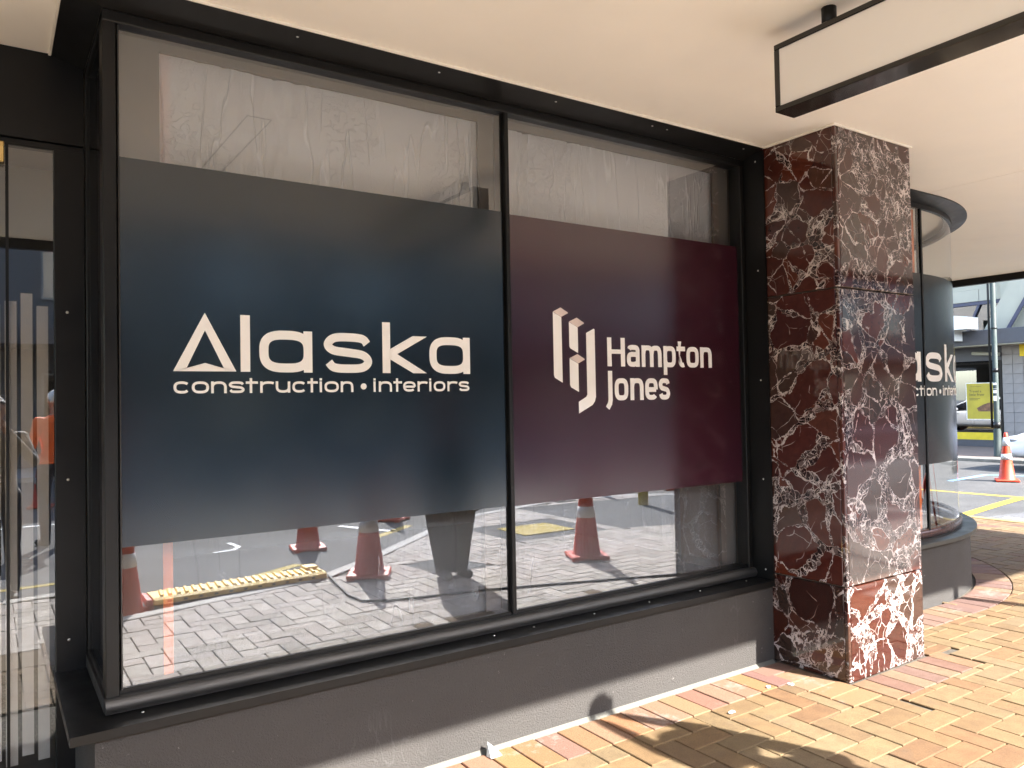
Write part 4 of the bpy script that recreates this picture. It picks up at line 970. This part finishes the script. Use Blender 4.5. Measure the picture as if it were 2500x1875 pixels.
part(MB().cbox(rx0-.055, rx0-.002, -3.84, -3.54, .0, .05, .01), 'end_piece', conem, rp); part(MB().cbox(rx1-.13, rx1-.005, -3.95, -3.80, .052, .082, .008), 'end_lip', rubbery, rp)
# tactile plate, bollard, cable, litter
tp = empty('tactile_plate', (5.5,-4.6,0), label='yellow tactile plate let into the dark patch in the right pane reflection', cat='plate')
part(MB().cbox(5.14,5.86,-4.90,-4.28,-.003,.006,.002), 'plate', ypaint, tp)
tb_ = MB()
for i in range(9):
    for j in range(8): tb_.lathe([(.018,.006),(.012,.011),(0,.011)], (5.19+i*.077, -4.86+j*.077, 0), 8)
tag(part(tb_, 'studs', ypaint, tp), kind='stuff')
bl = empty('bollard', (8.0,-5.35,0), label='yellow steel bollard near the street corner in the right pane reflection', cat='bollard')
part(MB().lathe([(.075,0),(.075,.9),(.06,.96),(.03,.985),(0,.99)], (8.0,-5.35,0), 20), 'post', ypaint, bl); part(MB().lathe([(.0765,.72),(.0765,.82)], (8.0,-5.35,0), 20), 'band', bandm, bl)
tag(MB().tube([(7.5,-8.2,RZ+.012),(4.5,-5.55,RZ+.012),(3.3,-4.5,RZ+.012),(2.62,-3.80,RZ+.015),(2.53,-3.66,.02),(2.47,-3.3,.012),(2.40,-2.85,.012),(2.42,-2.62,.012),(2.6,-2.50,.012),(3.4,-2.33,.009),(4.3,-2.02,.009),(5.1,-1.73,.009),(6.4,-1.75,.009),(8,-2.4,.009)], .011, 8).build('power_cable', rubberk), 'black cable lying across the footpath', 'cable')
part_l = tag(MB().add([(1.80,-.20,.0),(1.875,-.17,.002),(1.86,-.235,.002),(1.815,-.185,.055),(1.80,-.24,.004)], [(0,1,3),(1,2,3),(0,3,4),(3,2,4)]).build('litter_wrapper', foilm), 'small crumpled silver wrapper against the plinth wall', 'litter')
for x, y, s_, lb in ((3.444,-.409,.014,'small white crumb of litter on the pavers left of the column'),(3.567,-.457,.016,'larger white crumb of litter nearest the column'),(3.02,-.522,.022,'flat white scrap of litter on a yellow paver')):
    m_ = MB()
    for k_ in range(4): m_.sphere((x+random.uniform(-s_,s_)*.5, y+random.uniform(-s_,s_)*.5, s_*.35), (s_*random.uniform(.4,.7), s_*random.uniform(.4,.7), s_*(.15 if s_ > .02 else .4)), 6)
    for k_ in range(len(m_.sm)): m_.sm[k_] = False
    tag(m_.build('litter_crumb', litterm), lb, 'litter')
# canopy posts towards the corner, and a barrier whose shadows fall on the paving
for x, y, lb in ((7.28,-3.5,'slim steel canopy post near the corner, its shadow on the curved plinth'),(10.3,-3.4,'slim steel canopy post at the street corner')):
    e_ = empty('canopy_post', (x,y,0), label=lb, cat='post'); part(MB().tube([(x,y,0),(x,y,3.04)], .045, 16), 'shaft', steel, e_); part(MB().cbox(x-.1,x+.1,y-.1,y+.1,0,.012,.003), 'base_plate', steel, e_)
br = empty('safety_barrier', (8.6,-1.6,0), label='orange and white plank safety barrier on A-frame legs near the corner', cat='barrier')
bm_ = Matrix.Translation((8.75,-1.25,0)) @ Matrix.Rotation(radians(-18), 4, 'Z')
part(MB().cbox(-1.0,1.0,-.02,.02,.78,.98,.005,0,bm_), 'plank', conem, br)
for k_ in range(5): part(MB().box(-.95+k_*.42,-.77+k_*.42,-.0225,.0225,.782,.978,0,bm_), 'white_stripe', bandm, br)
part(MB().cbox(-1.0,1.0,-.02,.02,.32,.50,.005,0,bm_), 'plank', bandm, br)
for sx in (-.85,.85):
    for sy in (-1,1): part(MB().tube([bm_ @ Vector((sx,sy*.30,.02)), bm_ @ Vector((sx,sy*.03,1.02))], .022, 8), 'leg', conem, br)
# ================================================================ cars
def loft(secs, mb, mi=0, cap=True):
    n_ = len(secs[0]); vs = [p for s_ in secs for p in s_]; fs = []
    for i in range(len(secs)-1):
        for k in range(n_):
            k2 = (k+1) % n_; fs.append((i*n_+k, (i+1)*n_+k, (i+1)*n_+k2, i*n_+k2))
    if cap: fs += [tuple(range(n_)), tuple(range((len(secs)-1)*n_, len(secs)*n_))[::-1]]
    mb.add(vs, fs, mi, True)
carw = simple('white_car_paint', (.80, .80, .80), .22, 0, .02, 2, coat=.6); carg = simple('car_glass', (.012, .014, .016), .06, 0, .1, 2, ior=1.6)
tyrem = simple('tyre', (.018, .018, .018), .8); rimm = simple('alloy_rim', (.45, .45, .46), .3, .8); redl = simple('tail_lamp', (.35, .012, .012), .15); lampm = simple('head_lamp', (.6, .62, .65), .1, .3); grillem = simple('grille', (.015, .015, .016), .4)
def make_car():
    e_ = empty('car')
    # y runs from tail (-2.3) to nose (+2.3); each section: half width, floor, waist height, top of body
    S = [(-2.32,.62,.42,.72,.86),(-2.22,.80,.30,.80,.98),(-1.9,.88,.22,.84,1.02),(-1.2,.90,.20,.84,.98),(0,.91,.19,.83,.93),(.9,.90,.20,.80,.93),(1.5,.88,.22,.76,.88),(2.0,.83,.24,.68,.78),(2.24,.70,.28,.58,.66),(2.34,.48,.36,.50,.56)]
    secs = []
    for y, hw, zf, zw, zt in S:
        ring = [(-hw*.86,zf),(-hw*.98,zf+.10),(-hw,(zf+zw)/2),(-hw*.985,zw),(-hw*.90,zt-.015),(-hw*.5,zt+.02),(0,zt+.03),(hw*.5,zt+.02),(hw*.90,zt-.015),(hw*.985,zw),(hw,(zf+zw)/2),(hw*.98,zf+.10),(hw*.86,zf)]
        secs.append([(x, y, z) for x, z in ring])
    m_ = MB(); loft(secs, m_); b_ = m_.build('body', carw, e_)
    mod = b_.modifiers.new('s', 'SUBSURF'); mod.levels = 1; mod.render_levels = 2
    G_ = [(-1.75,.70,1.0,1.02),(-1.2,.70,.96,1.34),(-.5,.69,.93,1.445),(.2,.68,.92,1.43),(.75,.69,.92,1.22),(1.25,.72,.90,.93)]
    secs = []
    for y, hw, z0, z1 in G_:
        zc = max(z1, z0+.02); ring = [(-hw*1.16,z0),(-hw*1.0,z0+(zc-z0)*.62),(-hw*.84,zc-.025),(0,zc+.01),(hw*.84,zc-.025),(hw*1.0,z0+(zc-z0)*.62),(hw*1.16,z0)]
        secs.append([(x, y, z) for x, z in ring])
    m_ = MB(); loft(secs, m_); g_ = m_.build('window_glass', carg, e_)
    m_ = MB(); rsec = []
    for y, hw, z in ((-1.25,.60,1.33),(-.6,.61,1.455),(.1,.60,1.452),(.45,.58,1.36)):
        rsec.append([(-hw,y,z-.035),(-hw*.6,y,z+.012),(0,y,z+.025),(hw*.6,y,z+.012),(hw,y,z-.035),(0,y,z-.045)])
    loft(rsec, m_); m_.build('roof', carw, e_)
    for sx in (-1, 1):
        m_ = MB()
        for P in ([(-1.78,1.0),(-1.25,1.33)], [(-1.25,1.33),(-.6,1.43)], [(-.6,1.43),(.15,1.43)], [(.15,1.43),(1.2,.94)], [(-.35,.93),(-.33,1.40)]):
            m_.tube([(sx*(.79 if z < 1.1 else .60), y, z) for y, z in P], .032, 6)
        m_.build('pillar', carw, e_)
        for y in (-1.38, 1.38):
            w_ = MB(); w_.lathe([(.20,-.10),(.31,-.10),(.325,-.08),(.325,.08),(.31,.10),(.20,.10)], n=28)
            R_ = Matrix.Translation((sx*.80, y, .325)) @ Matrix.Rotation(pi/2, 4, 'Y'); w_.v = [tuple(R_ @ Vector(p)) for p in w_.v]
            t_ = w_.build('wheel', tyrem, e_)
            q_ = MB(); q_.lathe([(0,.085),(.05,.10),(.07,.085),(.19,.095),(.205,.10),(.205,-.1),(0,-.1)], n=20); R2 = R_ @ Matrix.Rotation(0 if sx > 0 else pi, 4, 'X'); q_.v = [tuple(R2 @ Vector(p)) for p in q_.v]; q_.build('rim', rimm, t_)
            a_ = MB(); a_.lathe([(.36,-.035),(.375,0),(.36,.035)], n=20, a0=0, a1=pi); R3 = Matrix.Translation((sx*.885, y, .33)) @ Matrix.Rotation(pi/2, 4, 'Z') @ Matrix.Rotation(pi/2, 4, 'X'); a_.v = [tuple(R3 @ Vector(p)) for p in a_.v]; a_.build('wheel_arch', grillem, e_)
        MB().sphere((sx*.66,-2.16,.86), (.22,.12,.075), 12).build('tail_light', redl, e_); MB().sphere((sx*.64,2.06,.66), (.20,.18,.07), 12).build('headlight', lampm, e_)
        MB().cbox(sx*.99-.07, sx*.99+.07, .62, .74, .93, 1.03, .02).build('door_mirror', carw, e_)
        MB().box(sx*.905-.006, sx*.905+.006, -.28, -.10, .80, .825).box(sx*.905-.006, sx*.905+.006, .60, .78, .79, .815).build('door_handle', rimm, e_)
    MB().cbox(-.42,.42,2.20,2.345,.33,.47,.02).build('grille', grillem, e_); MB().box(-.25,.25,-2.335,-2.31,.50,.61).build('number_plate', litterm, e_); MB().cbox(-.72,.72,-2.30,-2.16,.24,.36,.02).build('rear_bumper_skirt', grillem, e_)
    return e_
car0 = make_car(); car0.location = (18.45, 2.45, RZ); tag(car0, 'white car whose nose shows at the right edge beyond the traffic cone', 'car', 'white cars in the side street')
car1 = copy_tree(car0); car1.location = (12.9, 13.2, RZ); tag(car1, 'white car mirrored in the poster window across the street', 'car', 'white cars in the side street')
# ================================================================ people
def capsule(mb, p0, r0, p1, r1, n_=14, flat=1.0):
    p0, p1 = Vector(p0), Vector(p1); d = (p1-p0); l = d.length; d = d.normalized() if l else Vector((0,0,1))
    e1 = d.orthogonal().normalized(); e2 = d.cross(e1); vs = []; fs = []; rings = []
    for k in range(5): a = -pi/2 + (pi/2)*k/4.0; rings.append((p0 + d*(r0*sin(a)), max(r0*cos(a), .0004)))
    for k in range(5): a = (pi/2)*k/4.0; rings.append((p1 + d*(r1*sin(a)), max(r1*cos(a), .0004)))
    for c_, r_ in rings:
        for k in range(n_): t = 2*pi*k/n_; vs.append(c_ + e1*cos(t)*r_ + e2*sin(t)*r_*flat)
    for i in range(len(rings)-1):
        for k in range(n_): k2 = (k+1) % n_; fs.append((i*n_+k, i*n_+k2, (i+1)*n_+k2, (i+1)*n_+k))
    fs += [tuple(range(n_))[::-1], tuple(range((len(rings)-1)*n_, len(rings)*n_))]
    mb.add(vs, fs)
def hand(mb, wrist, dirv, palm_n, s=1.0, curl=.5, thumb=1):
    d = Vector(dirv).normalized(); n_ = Vector(palm_n); n_ = (n_ - d*n_.dot(d)).normalized(); b_ = d.cross(n_)
    wv = Vector(wrist); P = lambda a, b, c_: wv + d*a*s + b_*b*s + n_*c_*s
    for o_ in (-.024, -.008, .008, .024): capsule(mb, P(.01, o_*.8, 0), .014*s, P(.085, o_, 0), .012*s, 8)
    for o_, L_ in ((-.032,.062),(-.011,.078),(.011,.075),(.031,.058)):
        q = P(.088, o_, 0); e_ = d
        for seg in (.45, .32, .23):
            ang = curl*.9; e_ = (e_*cos(ang) + n_*sin(ang)).normalized(); q2 = q + e_*L_*seg*s; capsule(mb, q, .0092*s, q2, .0082*s, 8); q = q2
    t0 = P(.025, thumb*.034, .004); t1 = t0 + (d*.6 + b_*thumb*.7 + n_*.35).normalized()*.04*s; t2 = t1 + (d*.8 + b_*thumb*.15 + n_*.5).normalized()*.032*s
    capsule(mb, t0, .0125*s, t1, .0105*s, 8); capsule(mb, t1, .0105*s, t2, .009*s, 8)
skinm = simple('skin', (.42, .23, .15), .55, 0, .08, 9)
def person(loc, rz, H, armL, armR, cols, label, hairlen=.0, coat=False, stance=.11, lean=0.0):
    """figure facing +y, feet on z=0; armL/armR = (elbow, wrist, hand direction, palm normal, curl) in a 1.75 m body"""
    k = H/1.75; e_ = empty('person', loc, rz, label, 'person'); mb = MB()
    V = lambda x, y, z: (x*k, (y + lean*max(0, z-.95))*k, z*k)
    for s_ in (-1, 1):
        hip = V(s_*.095, 0, .90); kn = V(s_*stance*.95, .025, .49); an = V(s_*stance, -.02, .09)
        capsule(mb, hip, .098*k, V(s_*stance, .015, .70), .080*k); capsule(mb, V(s_*stance, .015, .70), .080*k, kn, .064*k); capsule(mb, kn, .064*k, V(s_*stance, -.012, .32), .062*k); capsule(mb, V(s_*stance, -.012, .32), .062*k, an, .050*k)
        capsule(mb, V(s_*stance, -.045, .045), .043*k, V(s_*(stance+.015), .14, .036), .036*k); capsule(mb, an, .048*k, V(s_*stance, -.03, .05), .045*k)
    def ell(z, rx, ry, y=0): return [V(rx*cos(2*pi*q/20), y+ry*sin(2*pi*q/20), z) for q in range(20)]
    T = [(.80,.10,.08,0),(.85,.155,.115,0),(.93,.17,.125,0),(1.02,.155,.112,.005),(1.10,.148,.105,.005),(1.22,.168,.115,.005),(1.32,.185,.118,0),(1.40,.178,.105,-.005),(1.455,.12,.08,-.01),(1.49,.055,.055,-.01)]
    loft([ell(z, rx, ry, y) for z, rx, ry, y in T], mb)
    capsule(mb, V(0,-.012,1.44), .058*k, V(0,.004,1.56), .054*k)
    # head: cranium, jaw, nose, ears, brow
    mb.sphere(V(0,.005,1.66), (.074*k,.092*k,.100*k), 20); mb.sphere(V(0,.030,1.605), (.056*k,.062*k,.072*k), 16)
    capsule(mb, V(0,.092,1.655), .010*k, V(0,.108,1.622), .015*k); capsule(mb, V(-.03,.086,1.675), .012*k, V(.03,.086,1.675), .012*k); capsule(mb, V(-.018,.088,1.585), .009*k, V(.018,.088,1.585), .009*k)
    for s_ in (-1, 1): mb.sphere(V(s_*.076,-.005,1.645), (.012*k,.022*k,.032*k), 10)
    for s_, A in ((-1, armL), (1, armR)):
        el, wr, hd, pn, cu = A; sh = V(s_*.185,-.005,1.405)
        el = tuple(c_*k for c_ in el); wr = tuple(c_*k for c_ in wr)
        capsule(mb, V(s_*.14,0,1.40), .062*k, sh, .062*k); capsule(mb, sh, .060*k, el, .046*k); capsule(mb, el, .046*k, wr, .032*k)
        hand(mb, wr, hd, pn, k, cu, thumb=-s_)
    if coat:        # long coat falling to the shins
        loft([ell(z, rx, ry) for z, rx, ry in ((.055,.11,.10),(.07,.135,.12),(.45,.205,.15),(.70,.235,.165),(.90,.215,.16),(1.05,.178,.135),(1.2,.18,.128),(1.34,.17,.11))], mb)
    tmp = mb.build('body', [skinm, cols['top'], cols['legs'], cols['shoes'], cols['eye']])
    md = tmp.modifiers.new('r', 'REMESH'); md.mode = 'VOXEL'; md.voxel_size = .0085
    sm_ = tmp.modifiers.new('s', 'SMOOTH'); sm_.factor = .5; sm_.iterations = 3
    dg = bpy.context.evaluated_depsgraph_get(); me = bpy.data.meshes.new_from_object(tmp.evaluated_get(dg)); bpy.data.objects.remove(tmp)
    body = bpy.data.objects.new('body', me); C.objects.link(body); body.parent = e_
    me.materials.clear()
    for q in (skinm, cols['top'], cols['legs'], cols['shoes'], cols['eye']): me.materials.append(q)
    wl = [Vector(tuple(c_*k for c_ in A[1])) for A in (armL, armR)]; el_ = [Vector(tuple(c_*k for c_ in A[0])) for A in (armL, armR)]
    hem = 1.02 if coat else .93
    for p in me.polygons:
        p.use_smooth = True; c_ = p.center; z = c_.z/k; mi = 1
        hd_ = any((c_-w_).dot((w_-q).normalized()) > -.005 and (c_-w_).length < .24*k for w_, q in zip(wl, el_))
        headp = abs(c_.x) < .11*k and 1.485 < z < 1.80 and abs(c_.y/k - lean*(z-.95)) < .16
        if hd_ or headp: mi = 0
        elif z < .085: mi = 3
        elif z < hem and abs(c_.x) < .30*k: mi = 2
        if headp:
            for s_ in (-1, 1):
                if (c_ - Vector(V(s_*.031,.085,1.655))).length < .014*k: mi = 4
        p.material_index = mi
    # hair cap
    hm_ = MB(); secs = []
    for q in range(9):
        a = radians(-28 + 118*q/8); rz_ = cos(a)
        secs.append([V(.080*rz_*cos(2*pi*j/20), -.006+(.100*rz_*sin(2*pi*j/20) if sin(2*pi*j/20) < 0 else .088*rz_*sin(2*pi*j/20)), 1.672+.104*sin(a) + (.030 if sin(2*pi*j/20) > .2 and q < 4 else -hairlen*(q < 2))) for j in range(20)])
    loft(secs, hm_); hm_.build('hair', cols['hair'], e_)
    return e_
eyem = simple('eye_dark', (.02, .015, .012), .3); hairm = simple('dark_hair', (.02, .014, .010), .6)
darkc = simple('black_trousers', (.022, .021, .021), .85, 0, .2, 20, bump=.3, bscale=30); redtop = simple('dark_red_top', (.12, .022, .022), .85, 0, .15, 20, bump=.3, bscale=30)
greyj = simple('grey_jacket', (.20, .19, .17), .8, 0, .15, 12, bump=.4, bscale=25); bluej = simple('dark_jeans', (.04, .045, .06), .9, 0, .2, 20); hiv = simple('hivis_orange', (.90, .16, .03), .7, 0, .1, 10); shoem = simple('dark_shoes', (.03, .025, .022), .6); phonem = simple('phone', (.012, .012, .014), .15)
UPA = lambda s_: ((s_*.150,.05,1.72), (s_*.060,.10,1.95), (-s_*.1,.05,1), (-s_*.6,0,-.2), .45)
p1 = person((3.42,-2.98,0), radians(6), 1.93, UPA(-1), UPA(1), dict(top=redtop, legs=darkc, shoes=shoem, eye=eyem, hair=hairm), 'person in dark red top, long black skirt and hat added for the shadow, arms raised, in the left pane', coat=True, stance=.075)
kh = 1.93/1.75; hb = MB(); hb.lathe([(0,1.815*kh),(.07*kh,1.808*kh),(.088*kh,1.77*kh),(.092*kh,1.715*kh),(.20*kh,1.695*kh),(.205*kh,1.69*kh),(.09*kh,1.70*kh)], (0,0,0), 28); hb.build('shadow_hat', darkc, p1)  # brimmed hat added to close the gaps in the cast shadow
ph = empty('mobile_phone', (3.42,-2.98,0), label='black phone held overhead by the person in the dark red top', cat='phone'); part(MB().cbox(3.345,3.495,-2.862,-2.852,2.21,2.29,.003), 'case', phonem, ph)
p2 = person((.04,-3.66,RZ), radians(3), 1.74, ((-.27,.10,1.20),(-.135,.36,1.49),(.35,.3,1),(.8,.3,-.2),.6), ((.28,.10,1.20),(.085,.36,1.49),(-.35,.3,1),(-.8,.3,-.2),.6), dict(top=greyj, legs=bluej, shoes=shoem, eye=eyem, hair=hairm), 'person in grey jacket holding up a phone, mirrored in the glass door', stance=.12)
ph2 = empty('mobile_phone', (0,-3.2,1.5), label='dark phone held up by the person in the grey jacket', cat='phone'); part(MB().cbox(-.10,.06,-3.190,-3.180,1.495,1.572,.003), 'case', phonem, ph2)
p3 = person((.66,-6.6,RZ), radians(160), 1.86, ((-.27,-.05,1.14),(-.25,.16,1.00),(.1,1,-.2),(1,0,0),.7), ((.27,-.05,1.14),(.22,.18,1.02),(-.1,1,-.2),(-1,0,0),.7), dict(top=hiv, legs=bluej, shoes=shoem, eye=eyem, hair=simple('white_cap', (.8,.8,.78), .5)), 'worker in orange high visibility top and white cap, mirrored in the glass door', stance=.12)
